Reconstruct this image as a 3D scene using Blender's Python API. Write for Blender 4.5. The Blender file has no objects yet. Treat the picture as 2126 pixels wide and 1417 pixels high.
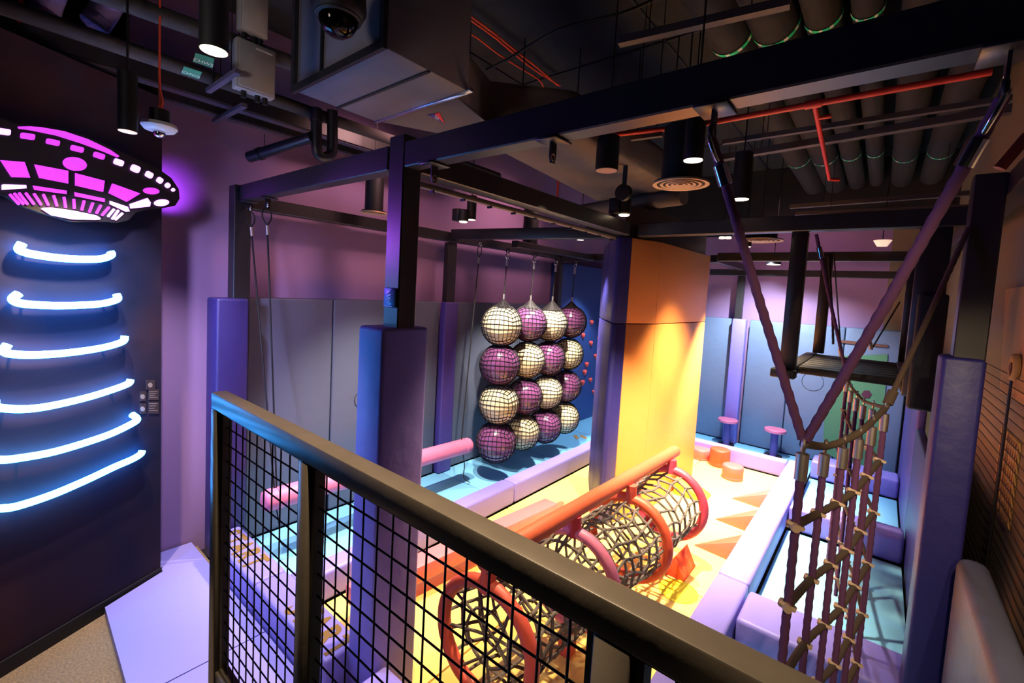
import bpy, bmesh, math, random
from mathutils import Vector, Matrix
random.seed(7)
S = bpy.context.scene
COL = S.collection
PI = math.pi

# ------------------------------------------------------------------ camera
F_PX, YAW, PIT, ROL, CX, CY, EYE = 939.455, -0.684379, -0.0672721, 0.0558911, 1063.0, 665.67, 2.6
fw = Vector((math.sin(YAW)*math.cos(PIT), math.cos(YAW)*math.cos(PIT), math.sin(PIT)))
_rt = Vector((math.cos(YAW), -math.sin(YAW), 0)); _up = _rt.cross(fw)
rt = _rt*math.cos(ROL)+_up*math.sin(ROL); up = -_rt*math.sin(ROL)+_up*math.cos(ROL)
EYEV = Vector((0, 0, EYE))
cam = bpy.data.objects.new('camera', bpy.data.cameras.new('camera'))
COL.objects.link(cam)
cam.matrix_world = Matrix.Translation(EYEV) @ Matrix((rt, up, -fw)).transposed().to_4x4()
cam.data.sensor_width = 36; cam.data.lens = F_PX/2126*36
cam.data.shift_y = -(708.5-CY)/2126
cam.data.clip_start = 0.02; cam.data.clip_end = 60
S.camera = cam

def ray(px, py): return fw+rt*((px-CX)/F_PX)-up*((py-CY)/F_PX)
def on_z(px, py, z): d = ray(px, py); return EYEV+d*((z-EYE)/d.z)
def on_x(px, py, x): d = ray(px, py); return EYEV+d*(x/d.x)
def on_y(px, py, y): d = ray(px, py); return EYEV+d*(y/d.y)
def at_w(px, py, w): return EYEV+ray(px, py)*w

# ------------------------------------------------------------------ view, world
S.view_settings.view_transform = 'Standard'; S.view_settings.look = 'None'
S.view_settings.gamma = 1; S.view_settings.use_curve_mapping = False
S.view_settings.exposure = 0.0
W = bpy.data.worlds.new('world'); S.world = W; W.use_nodes = True
W.node_tree.nodes['Background'].inputs[0].default_value = (0.30, 0.2, 0.45, 1)
W.node_tree.nodes['Background'].inputs[1].default_value = 0.022

def spot(name, loc, target, watt, col, angle=70, blend=.5, rad=.03):
    l = bpy.data.lights.new(name, 'SPOT'); l.energy = watt; l.color = col
    l.spot_size = math.radians(angle); l.spot_blend = blend; l.shadow_soft_size = rad
    o = bpy.data.objects.new(name, l); COL.objects.link(o); o.location = loc
    o.rotation_euler = (Vector(target)-Vector(loc)).to_track_quat('-Z', 'Y').to_euler()
    return o
def area(name, loc, target, watt, col, sx, sy):
    l = bpy.data.lights.new(name, 'AREA'); l.energy = watt; l.color = col
    l.shape = 'RECTANGLE'; l.size = sx; l.size_y = sy
    o = bpy.data.objects.new(name, l); COL.objects.link(o); o.location = loc
    o.rotation_euler = (Vector(target)-Vector(loc)).to_track_quat('-Z', 'Y').to_euler()
    return o
WARM = (1, .74, .45); WHITE = (1, .88, .74); COOL = (.78, .87, 1); VIO = (.55, .4, 1)
#LIGHTS-BEGIN
# downlights over the yellow lane
spot('downlight_beam', (-1.20, 5.30, 3.50), (-1.42, 5.8, 0), 1800, WARM, 76, 1, .06)
spot('downlight_beam', (-1.27, 3.62, 3.55), (-1.5, 4.4, 0), 2300, (1, .80, .56), 64, .9)
spot('downlight_beam', (-2.0, 3.0, 3.45), (-2.35, 2.7, 0), 760, WARM, 76, .8)
spot('downlight_beam', (-1.3, 6.9, 3.4), (-1.5, 7.0, 0), 2100, WHITE, 66, .7)
spot('downlight_beam', (-2.85, 4.6, 3.45), (-3.05, 5.6, 0), 1300, WHITE, 52, .6)
# over the blue lane
spot('downlight_beam', (-3.15, 3.0, 3.75), (-4.0, 3.0, 0), 1200, WHITE, 66, .9)
spot('downlight_beam', (-3.1, 3.5, 3.7), (-4.0, 5.8, .3), 800, WHITE, 50, .5)
spot('downlight_beam', (-3.3, 5.05, 3.6), (-4.0, 5.9, 0), 900, WHITE, 70, .9)
spot('downlight_beam', (-3.7, 7.4, 3.6), (-4.1, 7.7, 0), 380, COOL, 70, .5)
# unseen fill spots added for floor bounce on the upper walls
spot('wall_fill', (-3.5, 2.9, 4.3), (-4.86, 3.0, 2.9), 170, (1, .50, .50), 110, .9, .2)
spot('wall_fill', (-3.5, 5.4, 4.3), (-4.86, 5.5, 2.9), 120, (1, .50, .50), 110, .9, .2)
spot('wall_fill', (-1.2, 8.0, 4.2), (-1.2, 9.4, 2.9), 20, (1, .45, .75), 120, .9, .2)
# back lane and right lane
spot('downlight_beam', (-1.5, 7.9, 3.3), (-1.5, 9.2, .8), 620, COOL, 110, .8)
spot('downlight_beam', (-.5, 7.3, 3.35), (-.45, 7.0, 0), 70, COOL, 75, .9)
spot('downlight_beam', (-.5, 5.7, 3.35), (-.5, 5.2, 0), 55, COOL, 75, .9)
spot('downlight_beam', (-.75, 3.9, 3.45), (-.6, 3.2, 0), 60, COOL, 70, .9)
# near entrance platform, left
spot('downlight_beam', (-3.75, .85, 3.7), (-3.9, 1.0, 0), 460, (.84, .74, 1), 84, .8)
spot('downlight_beam', (-3.85, .55, 3.35), (-3.95, .3, 0), 420, WARM, 80, .8)
spot('downlight_beam', (-2.75, 1.1, 3.6), (-2.9, 1.1, 0), 240, (.84, .74, 1), 50, .8)
# right wall, rope net and rail top
spot('downlight_beam', (.40, 1.3, 3.15), (.72, 3.7, 1.0), 170, WARM, 64, .8)  # no fixture here: unseen spot added to brighten the dark beige wall
spot('downlight_beam', (.65, -.3, 3.2), (-.2, 2.6, 1.5), 150, WARM, 50, .6)  # not a downlight: unseen spot added behind the camera to light the ropes
spot('downlight_beam', (-1.0, .55, 4.5), (-1.0, .62, 2.1), 600, WARM, 52, .7)
spot('rear_fill', (-1.6, -1.6, 3.3), (-4.8, 1.25, 1.9), 950, (.62, .56, 1), 40, .9, .3)  # unseen fill added behind the camera to brighten the mauve wall strip
spot('rear_fill', (-1.9, -1.2, 3.2), (-2.9, 1.2, 4.2), 90, (1, .88, .84), 52, .9, .3)  # second unseen fill, added to lift the duct face
spot('sign_fill', (-4.25, .72, 3.0), (-2.45, 1.6, 3.0), 130, (.40, .08, 1), 40, 1, .1)  # added spot carrying the sign's purple onto post and beam
#LIGHTS-END

# ------------------------------------------------------------------ materials
MATS = {}
def lin(c):
    return tuple(((x+.055)/1.055)**2.4 if x > .04045 else x/12.92 for x in c)
def mat(name, rgb, rough=.6, metal=0, bump=0, bscale=30, emit=0, ecol=None, var=0, vscale=3, spec=.5, coat=0, stretch=None):
    if name in MATS: return MATS[name]
    m = bpy.data.materials.new(name); m.use_nodes = True
    nt = m.node_tree; b = nt.nodes['Principled BSDF']
    c = lin(rgb)
    b.inputs['Base Color'].default_value = (*c, 1)
    b.inputs['Roughness'].default_value = rough; b.inputs['Metallic'].default_value = metal
    b.inputs['Specular IOR Level'].default_value = spec; b.inputs['Coat Weight'].default_value = coat
    tc = nt.nodes.new('ShaderNodeTexCoord')
    if var:
        n = nt.nodes.new('ShaderNodeTexNoise'); n.inputs['Scale'].default_value = vscale; n.inputs['Detail'].default_value = 5
        r = nt.nodes.new('ShaderNodeMix'); r.data_type = 'RGBA'
        r.inputs[6].default_value = (*[x*(1-var) for x in c], 1); r.inputs[7].default_value = (*[min(1, x*(1+var)) for x in c], 1)
        nt.links.new(tc.outputs['Object'], n.inputs['Vector']); nt.links.new(n.outputs['Fac'], r.inputs[0])
        nt.links.new(r.outputs[2], b.inputs['Base Color'])
    if bump:
        n = nt.nodes.new('ShaderNodeTexNoise'); n.inputs['Scale'].default_value = bscale; n.inputs['Detail'].default_value = 4
        bp = nt.nodes.new('ShaderNodeBump'); bp.inputs['Strength'].default_value = bump; bp.inputs['Distance'].default_value = .02
        if stretch:
            mp = nt.nodes.new('ShaderNodeMapping'); mp.inputs['Scale'].default_value = stretch
            nt.links.new(tc.outputs['Object'], mp.inputs['Vector']); nt.links.new(mp.outputs['Vector'], n.inputs['Vector'])
        else:
            nt.links.new(tc.outputs['Object'], n.inputs['Vector'])
        nt.links.new(n.outputs['Fac'], bp.inputs['Height']); nt.links.new(bp.outputs['Normal'], b.inputs['Normal'])
    if emit:
        b.inputs['Emission Color'].default_value = (*(ecol or c), 1); b.inputs['Emission Strength'].default_value = emit
    MATS[name] = m; return m
def foam(name, rgb, **k):
    k.setdefault('rough', .5); k.setdefault('bump', .25); k.setdefault('bscale', 9)
    return mat(name, rgb, **k)
LAV = foam('lavender_vinyl', (.51, .47, .82))
DPUR = foam('purple_vinyl', (.29, .23, .54))
NAVY = foam('navy_vinyl', (.15, .14, .42))
BLUE = foam('pale_blue_vinyl', (.47, .74, .90))
GREYP = foam('grey_blue_wall_vinyl', (.33, .36, .44))
BACKP = foam('blue_wall_vinyl', (.40, .48, .60))
CLIMB = foam('climbing_blue', (.17, .28, .54))
YEL = foam('yellow_vinyl', (.97, .83, .45))
ORG = foam('orange_yellow_vinyl', (.92, .58, .29))
PINK = foam('pink_vinyl', (.82, .45, .60))
CORAL = foam('coral_vinyl', (.82, .33, .27))
SALM = foam('salmon_vinyl', (.90, .38, .36))
RED = foam('red_vinyl', (.88, .28, .16))
CRIM = foam('crimson_vinyl', (.72, .22, .30))
MINT = mat('mural_green', (.30, .50, .36), .7)
MAROON = mat('mural_maroon', (.32, .12, .22), .7)
BLACKM = mat('black_painted_steel', (.15, .14, .145), .38)
RAILM = mat('rail_black_steel', (.37, .34, .31), .36, bump=.03, bscale=40, var=.25, vscale=14)
WIREM = mat('black_wire', (.05, .05, .05), .5)
WALLP = mat('mauve_wall_paint', (.59, .47, .63), .85, bump=.1, bscale=120)
WALLB = mat('beige_wall_paint', (.50, .44, .34), .85, bump=.1, bscale=120)
WALLD = mat('dark_wall_paint', (.10, .09, .10), .9)
CEILM = mat('dark_ceiling_concrete', (.15, .145, .135), .95, bump=.4, bscale=6, var=.4, vscale=2)
STEEL = mat('galvanised_duct_painted', (.40, .38, .41), .5, metal=.0, bump=.1, bscale=12, var=.2)
INSUL = mat('wrapped_duct_lining', (.38, .33, .30), .9, bump=.5, bscale=7, var=.25, vscale=4)
DUCTR = mat('round_duct_grey', (.125, .108, .09), .8, bump=.2, bscale=20, var=.2)
BLKPL = mat('black_plastic', (.04, .04, .05), .55)
GREYPL = mat('grey_plastic_box', (.58, .56, .55), .6)
WHITEPL = mat('white_plastic', (.85, .83, .80), .45)
CHROME = mat('chrome', (.85, .85, .88), .15, metal=1)
ALU = mat('aluminium_ferrule', (.80, .77, .74), .42, metal=1)
ROPEP = mat('purple_rope', (.37, .21, .37), .85, bump=.3, bscale=300)
ROPEB = mat('brown_black_rope', (.30, .24, .19), .85, bump=.3, bscale=300)
ROPEK = mat('grey_net_rope', (.40, .36, .34), .85, bump=.3, bscale=300)
ROPED = mat('dark_cord', (.07, .06, .07), .8)
CLAMP = mat('beige_plastic_clamp', (.78, .68, .58), .45)
REDP = mat('red_sprinkler_pipe', (.80, .20, .12), .5)
ORGC = mat('orange_cable', (.90, .30, .14), .6)
BALLW = mat('cream_ball_rubber', (.85, .80, .64), .28, coat=.3)
BALLP = mat('purple_ball_rubber', (.47, .25, .44), .25, coat=.4)
NETM = mat('black_net_cord', (.07, .04, .06), .7)
GOLD = mat('gold_print', (.48, .36, .16), .6)
TAN = mat('tan_print', (.72, .55, .36), .7)
HEART = foam('heart_hold_red', (.90, .32, .30))
CARPET = mat('speckled_carpet', (.62, .52, .38), .95, bump=1.0, bscale=120, var=.75, vscale=70)
BASEB = mat('black_baseboard', (.05, .045, .045), .7)
UFOB = mat('ufo_black_board', (.03, .015, .04), .6)
UFOL = mat('ufo_magenta_glow', (.8, .2, .9), .5, emit=1.0, ecol=(.72, .06, .85))
UFOH = mat('ufo_hot_glow', (.95, .8, 1), .5, emit=3.4, ecol=(.72, .24, .95))
NEON = mat('neon_cyan_tube', (.8, .95, 1), .4, emit=40, ecol=(.03, .33, 1.0))
LAMP = mat('lamp_face_lit', (1, .95, .85), .5, emit=4.0, ecol=(1, .80, .55))
LAMPD = mat('lamp_face_dim', (1, .9, .8), .5, emit=.75, ecol=(1, .72, .55))
GLASS = mat('dark_dome_glass', (.15, .13, .12), .05, metal=.9)
GTAPE = mat('green_tape', (.12, .85, .55), .6)
WTAPE = mat('white_tape', (.95, .95, .85), .6)
STKG = mat('green_sticker', (.20, .55, .38), .5)
STKR = mat('red_sticker', (.90, .18, .18), .5)
STKB = mat('blue_sticker', (.18, .16, .45), .5)
PLATEB = mat('steel_plate_blue', (.35, .55, .75), .4, metal=.3)
RUSTY = mat('tan_print_wall', (.66, .50, .30), .8, var=.2, vscale=8)
GREYC = foam('pale_grey_cushion', (.32, .33, .42))
# night-sky print of the UFO wall
def ufo_wall_mat():
    m = bpy.data.materials.new('night_sky_wall_print'); m.use_nodes = True
    nt = m.node_tree; b = nt.nodes['Principled BSDF']; b.inputs['Roughness'].default_value = .8; b.inputs['Specular IOR Level'].default_value = .12
    tc = nt.nodes.new('ShaderNodeTexCoord'); n = nt.nodes.new('ShaderNodeTexNoise')
    n.inputs['Scale'].default_value = .7; n.inputs['Detail'].default_value = 3
    r = nt.nodes.new('ShaderNodeValToRGB')
    e = r.color_ramp.elements
    e[0].position = .38; e[0].color = (.007, .010, .026, 1); e[1].position = .62; e[1].color = (.045, .02, .022, 1)
    nt.links.new(tc.outputs['Object'], n.inputs['Vector']); nt.links.new(n.outputs['Fac'], r.inputs[0])
    nt.links.new(r.outputs[0], b.inputs['Base Color'])
    return m
SKYW = ufo_wall_mat()

# ------------------------------------------------------------------ mesh helpers
def BM(): return bmesh.new()
def box(bm, lo, hi, bev=0, seg=2):
    lo = Vector(lo); hi = Vector(hi)
    r = bmesh.ops.create_cube(bm, size=1)
    vs = r['verts']
    for v in vs:
        v.co = Vector(((lo.x+hi.x)/2+v.co.x*(hi.x-lo.x), (lo.y+hi.y)/2+v.co.y*(hi.y-lo.y), (lo.z+hi.z)/2+v.co.z*(hi.z-lo.z)))
    if bev:
        bev = min(bev, min(hi.x-lo.x, hi.y-lo.y, hi.z-lo.z)*.45)
        es = {e for v in vs for e in v.link_edges}
        bmesh.ops.bevel(bm, geom=list(es), offset=bev, segments=seg, profile=.5, affect='EDGES')
    return bm
def frame_axes(d):
    d = d.normalized(); a = Vector((0, 0, 1)) if abs(d.z) < .9 else Vector((1, 0, 0))
    u = d.cross(a).normalized(); return u, d.cross(u).normalized()
def tube(bm, pts, r, n=10, cap=True, closed=False, lobes=0, pitch=.08, amp=.18, sub=0):
    pts = [Vector(p) for p in pts]
    if sub:
        q = []
        m = len(pts)
        for i in range(m if closed else m-1):
            a, b = pts[i], pts[(i+1) % m]; k = max(1, int((b-a).length/sub))
            q += [a.lerp(b, j/k) for j in range(k)]
        if not closed: q.append(pts[-1])
        pts = q
    m = len(pts); rings = []; prev = None; L = 0
    for i, p in enumerate(pts):
        if closed: d = pts[(i+1) % m]-pts[i-1]
        else: d = pts[min(i+1, m-1)]-pts[max(i-1, 0)]
        if d.length < 1e-9: d = Vector((0, 0, 1))
        if prev is None: u, v = frame_axes(d)
        else:
            dn = d.normalized(); u = (prev-dn*prev.dot(dn)).normalized(); v = dn.cross(u)
        prev = u
        if i: L += (pts[i]-pts[i-1]).length
        rr = r[i] if isinstance(r, (list, tuple)) else r
        ring = []
        for k in range(n):
            a = 2*PI*k/n
            q = rr*(1+amp*math.cos(lobes*a-2*PI*L/pitch)) if lobes else rr
            ring.append(bm.verts.new(p+u*math.cos(a)*q+v*math.sin(a)*q))
        rings.append(ring)
    for i in range(m if closed else m-1):
        A, B = rings[i], rings[(i+1) % m]
        for k in range(n):
            f = bm.faces.new((A[k], A[(k+1) % n], B[(k+1) % n], B[k])); f.smooth = True
    if cap and not closed:
        bm.faces.new(list(reversed(rings[0]))); bm.faces.new(rings[-1])
    return bm
def rope(bm, pts, r, sub=.012, pitch=.07, n=9):
    return tube(bm, pts, r, n=n, lobes=3, pitch=pitch, amp=.08, sub=sub)
def cyl(bm, a, b, r, n=24, r2=None):
    return tube(bm, [a, b], [r, r if r2 is None else r2], n=n)
def lathe(bm, c, prof, n=32, axis=Vector((0, 0, 1)), cap=True):
    u, v = frame_axes(axis); c = Vector(c); rings = []
    for r, h in prof:
        rings.append([bm.verts.new(c+axis*h+(u*math.cos(2*PI*k/n)+v*math.sin(2*PI*k/n))*max(r, 1e-4)) for k in range(n)])
    for A, B in zip(rings, rings[1:]):
        for k in range(n):
            f = bm.faces.new((A[k], A[(k+1) % n], B[(k+1) % n], B[k])); f.smooth = True
    if cap: bm.faces.new(rings[0]); bm.faces.new(rings[-1])
    return bm
def prism(bm, pts, d, bev=0):
    """extrude polygon pts (3D) by vector d"""
    d = Vector(d); a = [bm.verts.new(Vector(p)) for p in pts]; b = [bm.verts.new(Vector(p)+d) for p in pts]
    n = len(a); fs = [bm.faces.new(a), bm.faces.new(list(reversed(b)))]
    for i in range(n): fs.append(bm.faces.new((a[i], b[i], b[(i+1) % n], a[(i+1) % n])))
    if bev:
        es = {e for f in fs for e in f.edges}
        bmesh.ops.bevel(bm, geom=list(es), offset=bev, segments=2, profile=.5, affect='EDGES')
    return bm
def torus(bm, c, R, r, axis=Vector((0, 1, 0)), n=48, m=12, wob=0):
    u, v = frame_axes(axis); c = Vector(c)
    pts = [c+(u*math.cos(2*PI*k/n)+v*math.sin(2*PI*k/n))*R for k in range(n)]
    rr = [r*(1+wob*random.uniform(-1, 1)) for _ in pts]
    return tube(bm, pts, rr, n=m, closed=True)
def arcpts(pts, steps=6):
    """Catmull-Rom through pts"""
    P = [Vector(p) for p in pts]; P = [P[0]*2-P[1]]+P+[P[-1]*2-P[-2]]; out = []
    for i in range(1, len(P)-2):
        for s in range(steps):
            t = s/steps
            out.append(.5*((2*P[i])+(P[i+1]-P[i-1])*t+(2*P[i-1]-5*P[i]+4*P[i+1]-P[i+2])*t*t+(3*P[i]-P[i-1]-3*P[i+1]+P[i+2])*t**3))
    out.append(P[-2]); return out

# ------------------------------------------------------------------ object helpers
def base_of(o):
    while o.parent: o = o.parent
    return Vector(o.location)
def obj(name, bm, m, parent=None, smooth=None):
    bmesh.ops.recalc_face_normals(bm, faces=bm.faces)
    me = bpy.data.meshes.new(name)
    if parent is not None: bmesh.ops.translate(bm, verts=bm.verts, vec=-base_of(parent))
    bm.to_mesh(me); bm.free()
    me.materials.append(m)
    if smooth is not None:
        me.set_sharp_from_angle(angle=math.radians(smooth))
        for p in me.polygons: p.use_smooth = True
    else: me.set_sharp_from_angle(angle=math.radians(50))
    o = bpy.data.objects.new(name, me); COL.objects.link(o)
    if parent is not None: o.parent = parent
    return o
def thing(name, label, cat, loc=(0, 0, 0), group=None):
    o = bpy.data.objects.new(name, None); COL.objects.link(o); o.location = loc; o.empty_display_size = .1
    o['label'] = label; o['category'] = cat
    if group: o['group'] = group
    return o
def tag(o, label, cat, group=None):
    o['label'] = label; o['category'] = cat
    if group: o['group'] = group
    return o
def single(name, bm, m, label, cat, group=None, smooth=50):
    """a thing that is one mesh; origin moved to its base"""
    xs = [v.co for v in bm.verts]
    c = Vector((sum(v.x for v in xs)/len(xs), sum(v.y for v in xs)/len(xs), min(v.z for v in xs)))
    bmesh.ops.translate(bm, verts=bm.verts, vec=-c)
    o = obj(name, bm, m, None, smooth); o.location = c
    return tag(o, label, cat, group)
def struct(name, bm, m, parent=None, smooth=None):
    o = obj(name, bm, m, parent, smooth)
    if parent is None: o['kind'] = 'structure'
    return o
def copy_thing(src, loc, label=None, group=None):
    c = src.copy(); COL.objects.link(c); c.location = loc
    if label: c['label'] = label
    if group: c['group'] = group
    for ch in list(src.children):
        d = ch.copy(); COL.objects.link(d); d.parent = c
        for g in list(ch.children):
            e = g.copy(); COL.objects.link(e); e.parent = d
    return c

# ------------------------------------------------------------------ room shell
XL, YB, XR, ZC = -4.86, 9.40, .72, 5.0
struct('floor', box(BM(), (-7, -3, -.12), (3, 10, -.05)), mat('dark_subfloor', (.06, .05, .07), .9))
struct('floor', box(BM(), (-6.8, -2.9, -.05), (-2.0, 1.40, 0)), CARPET)
struct('ceiling', box(BM(), (-7, -3, ZC), (3, 10, ZC+.1)), CEILM)
struct('wall_left', box(BM(), (XL-.1, .9, -.05), (XL, 7.02, ZC)), WALLP)
struct('wall_left', box(BM(), (XL-.1, 7.02, -.05), (XL, YB+.1, ZC)), WALLP)
struct('wall_back', box(BM(), (XL-.1, YB, -.05), (.02, YB+.1, ZC)), WALLP)
struct('wall_back', box(BM(), (.02, YB, -.05), (1.2, YB+.1, ZC)), WALLB)
struct('wall_right', box(BM(), (XR, .9, -.05), (XR+.1, YB, ZC)), WALLB)
struct('wall_front', box(BM(), (-7, -3.1, -.05), (3, -3, ZC)), WALLD)
struct('wall_outer_left', box(BM(), (-7.1, -3, -.05), (-7, .9, ZC)), WALLD)
struct('wall_outer_right', box(BM(), (2.9, -3, -.05), (3, .9, ZC)), WALLD)
struct('wall_return', box(BM(), (XR, .8, -.05), (3, .9, ZC)), WALLD)
struct('ceiling_soffit', box(BM(), (-4.86, 9.2, 3.95), (1.0, 9.4, ZC)), WALLD)
# deck the visitor stands on
struct('floor_deck', box(BM(), (-1.85, -1.6, .9), (.72, .56, 1.0)), BLACKM)
# UFO wall
U0 = Vector((-4.536, 1.04, 0)); UD = Vector((.4384, -.8988, 0)); UN = Vector((UD.y, -UD.x, 0))
if UN.dot(-U0) < 0: UN = -UN
def wallpt(u, z, n=0): return U0+UD*u+Vector((0, 0, z))+UN*n
bm = BM(); prism(bm, [wallpt(0, 0), wallpt(3.2, 0), wallpt(3.2, 0, -.12), wallpt(0, 0, -.12)], (0, 0, 3.96))
struct('wall_front_left', bm, SKYW)
bm = BM(); prism(bm, [wallpt(0, 0, .004), wallpt(3.2, 0, .004), wallpt(3.2, 0, .016), wallpt(0, 0, .016)], (0, 0, .10))
struct('baseboard_front_left', bm, BASEB)
def on_wall(px, py, n=0):
    d = ray(px, py); P = U0+UN*n; t = (P-EYEV).dot(UN)/d.dot(UN); q = EYEV+d*t
    return q

# ------------------------------------------------------------------ UFO sign
K = 3.034
us = thing('flying_saucer_sign', 'black flying saucer sign with glowing magenta windows high on the dark wall', 'sign', tuple(on_wall(150, 380)))
N1 = .07
OUT = [(-420, 1130), (-380, 960), (-260, 830), (-120, 770), (0, 745), (60, 778), (115, 782), (300, 798), (500, 850), (740, 955), (960, 1050), (1060, 1120), (1108, 1190), (1113, 1250), (1085, 1295), (1000, 1312), (900, 1322), (835, 1338), (790, 1385), (720, 1402), (640, 1396), (440, 1398), (250, 1345), (120, 1300), (20, 1235), (-120, 1200), (-300, 1180)]
bm = BM(); prism(bm, [on_wall(x/K, y/K, N1) for x, y in OUT], UN*.03)
body = obj('body', bm, UFOB, us)
def lit(polys, name, m):
    for poly in polys:
        bm = BM(); prism(bm, [on_wall(x/K, y/K, N1+.03) for x, y in poly], UN*.008)
        obj(name, bm, m, us)
def rr(cx, cy, w, h, ang, n=3):
    a = math.radians(ang); r = min(w, h)*.3; out = []
    for sx, sy, a0 in ((1, 1, 0), (-1, 1, 90), (-1, -1, 180), (1, -1, 270)):
        for k in range(n+1):
            t = math.radians(a0+90*k/n)
            x = sx*(w/2-r)+r*math.cos(t); y = sy*(h/2-r)+r*math.sin(t)
            out.append((cx+x*math.cos(a)-y*math.sin(a), cy+x*math.sin(a)+y*math.cos(a)))
    return out
def ell(cx, cy, w, h, ang, n=28):
    a = math.radians(ang)
    return [(cx+w/2*math.cos(t)*math.cos(a)-h/2*math.sin(t)*math.sin(a), cy+w/2*math.cos(t)*math.sin(a)+h/2*math.sin(t)*math.cos(a)) for t in [2*PI*k/n for k in range(n)]]
def bar(x0, y0, x1, y1, w=15):
    a = math.degrees(math.atan2(y1-y0, x1-x0)); return rr((x0+x1)/2, (y0+y1)/2, math.hypot(x1-x0, y1-y0)+w*.5, w, a)
lit([[(110, 797), (180, 795), (250, 800), (400, 826), (550, 876), (690, 943), (748, 983), (735, 990), (650, 955), (500, 900), (350, 853), (200, 822), (115, 810)]], 'crescent_window', UFOL)
lit([rr(171, 858, 90, 38, 8), rr(330, 895, 85, 35, 12), rr(483, 937, 82, 35, 14), rr(621, 980, 72, 35, 18)], 'slot_window', UFOL)
lit([rr(20, 829, 85, 38, 8), rr(745, 1022, 62, 36, 20), rr(850, 1062, 58, 42, 24), rr(937, 1100, 48, 36, 28), rr(1004, 1135, 38, 34, 35), rr(1053, 1167, 30, 30, 45), rr(1088, 1195, 20, 20, 45)], 'slot_window', UFOH)
lit([ell(468, 1032, 150, 85, 10), ell(950, 1202, 100, 42, 5)], 'oval_window', UFOL)
lit([ell(1015, 1276, 92, 42, -5)], 'oval_window', UFOH)
lit([[(0, 1008), (150, 1020), (185, 1118), (70, 1115)], [(215, 1035), (425, 1075), (425, 1155), (245, 1120)], [(472, 1090), (655, 1138), (645, 1208), (472, 1168)], [(705, 1155), (880, 1218), (795, 1270), (682, 1215)]], 'panel_window', UFOL)
lit([[(815, 1285), (925, 1247), (945, 1275), (940, 1300), (820, 1312)]], 'panel_window', UFOH)
lit([[(205, 1168), (415, 1200), (415, 1222), (215, 1195)], [(468, 1210), (655, 1250), (655, 1272), (470, 1235)], [(-180, 1150), (-20, 1150), (-20, 1180), (-180, 1180)]], 'strip_window', UFOL)
lit([[(10, 1165), (20, 1160), (160, 1165), (162, 1185), (10, 1195)], [(690, 1265), (800, 1302), (812, 1330), (790, 1332), (690, 1285)]], 'strip_window', UFOH)
lit([bar(*b) for b in [(60, 1225, 115, 1285), (88, 1218, 143, 1285), (118, 1216, 170, 1285), (160, 1216, 210, 1285), (212, 1220, 255, 1288), (270, 1225, 300, 1290), (335, 1232, 355, 1295), (400, 1242, 410, 1305), (462, 1255, 465, 1312), (527, 1265, 512, 1322), (582, 1278, 560, 1335), (632, 1293, 605, 1342), (683, 1305, 640, 1355)]], 'bar_window', UFOL)
lit([bar(*b, w=13) for b in [(715, 1318, 678, 1362), (742, 1325, 705, 1378), (768, 1343, 725, 1382)]], 'bar_window', UFOH)
lit([[(258, 1315), (270, 1308), (330, 1308), (450, 1325), (600, 1355), (628, 1372), (625, 1382), (590, 1384), (450, 1380), (320, 1355)]], 'hatch_window', UFOH)
# back glow strip hidden behind the board lights the wall edge
lb = spot('sign_backlight', on_x(338, 395, XL+.13), on_x(336, 395, XL), 8, (.45, .08, 1), 125, .3, .02)
# neon arcs
ARCS = [
 [(46, 505), (39.5, 517), (50, 523), (70.6, 528), (123.5, 535.4), (176, 538), (212, 536.5), (231, 529), (229.4, 522.3)],
 [(38.8, 608.8), (26.5, 621), (46, 630), (106, 634), (159, 633.5), (211.7, 630), (243.5, 621), (241.7, 610.6)],
 [(16, 714.6), (7.8, 727), (21, 734), (70.6, 736.5), (141, 732), (211.7, 721.7), (254, 709), (259, 697)],
 [(-12, 831), (-10, 842), (7, 847), (53, 848.7), (106, 842), (176, 826), (229, 810), (266, 796), (271, 787)],
 [(-40, 950), (0, 954), (36.5, 951), (109.5, 938), (182, 917), (235, 898), (279, 876), (284, 868), (274, 860)],
 [(-40, 1058), (0, 1055), (36.5, 1050), (109.5, 1026), (182, 995), (237, 969), (274, 953), (292, 942), (295, 935)]]
ORD = ['topmost', 'second from the top', 'third from the top', 'fourth from the top', 'second from the bottom', 'lowest and longest']
for i, A in enumerate(ARCS):
    t = thing('neon_arc', 'curved cyan neon tube under the flying saucer, %s of the six' % ORD[i], 'neon light', tuple(on_wall(150, A[3][1], .04)), 'neon beam arcs under the saucer')
    pts = arcpts([on_wall(x, y, .05) for x, y in A], 5)
    obj('tube', tube(BM(), pts, .0235, n=12), NEON, t)
    for j in (2, len(A)-3):
        p = on_wall(*A[j], 0); obj('bracket', cyl(BM(), p+UN*.001, p+UN*.03, .008, 8), BLKPL, t)
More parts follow.
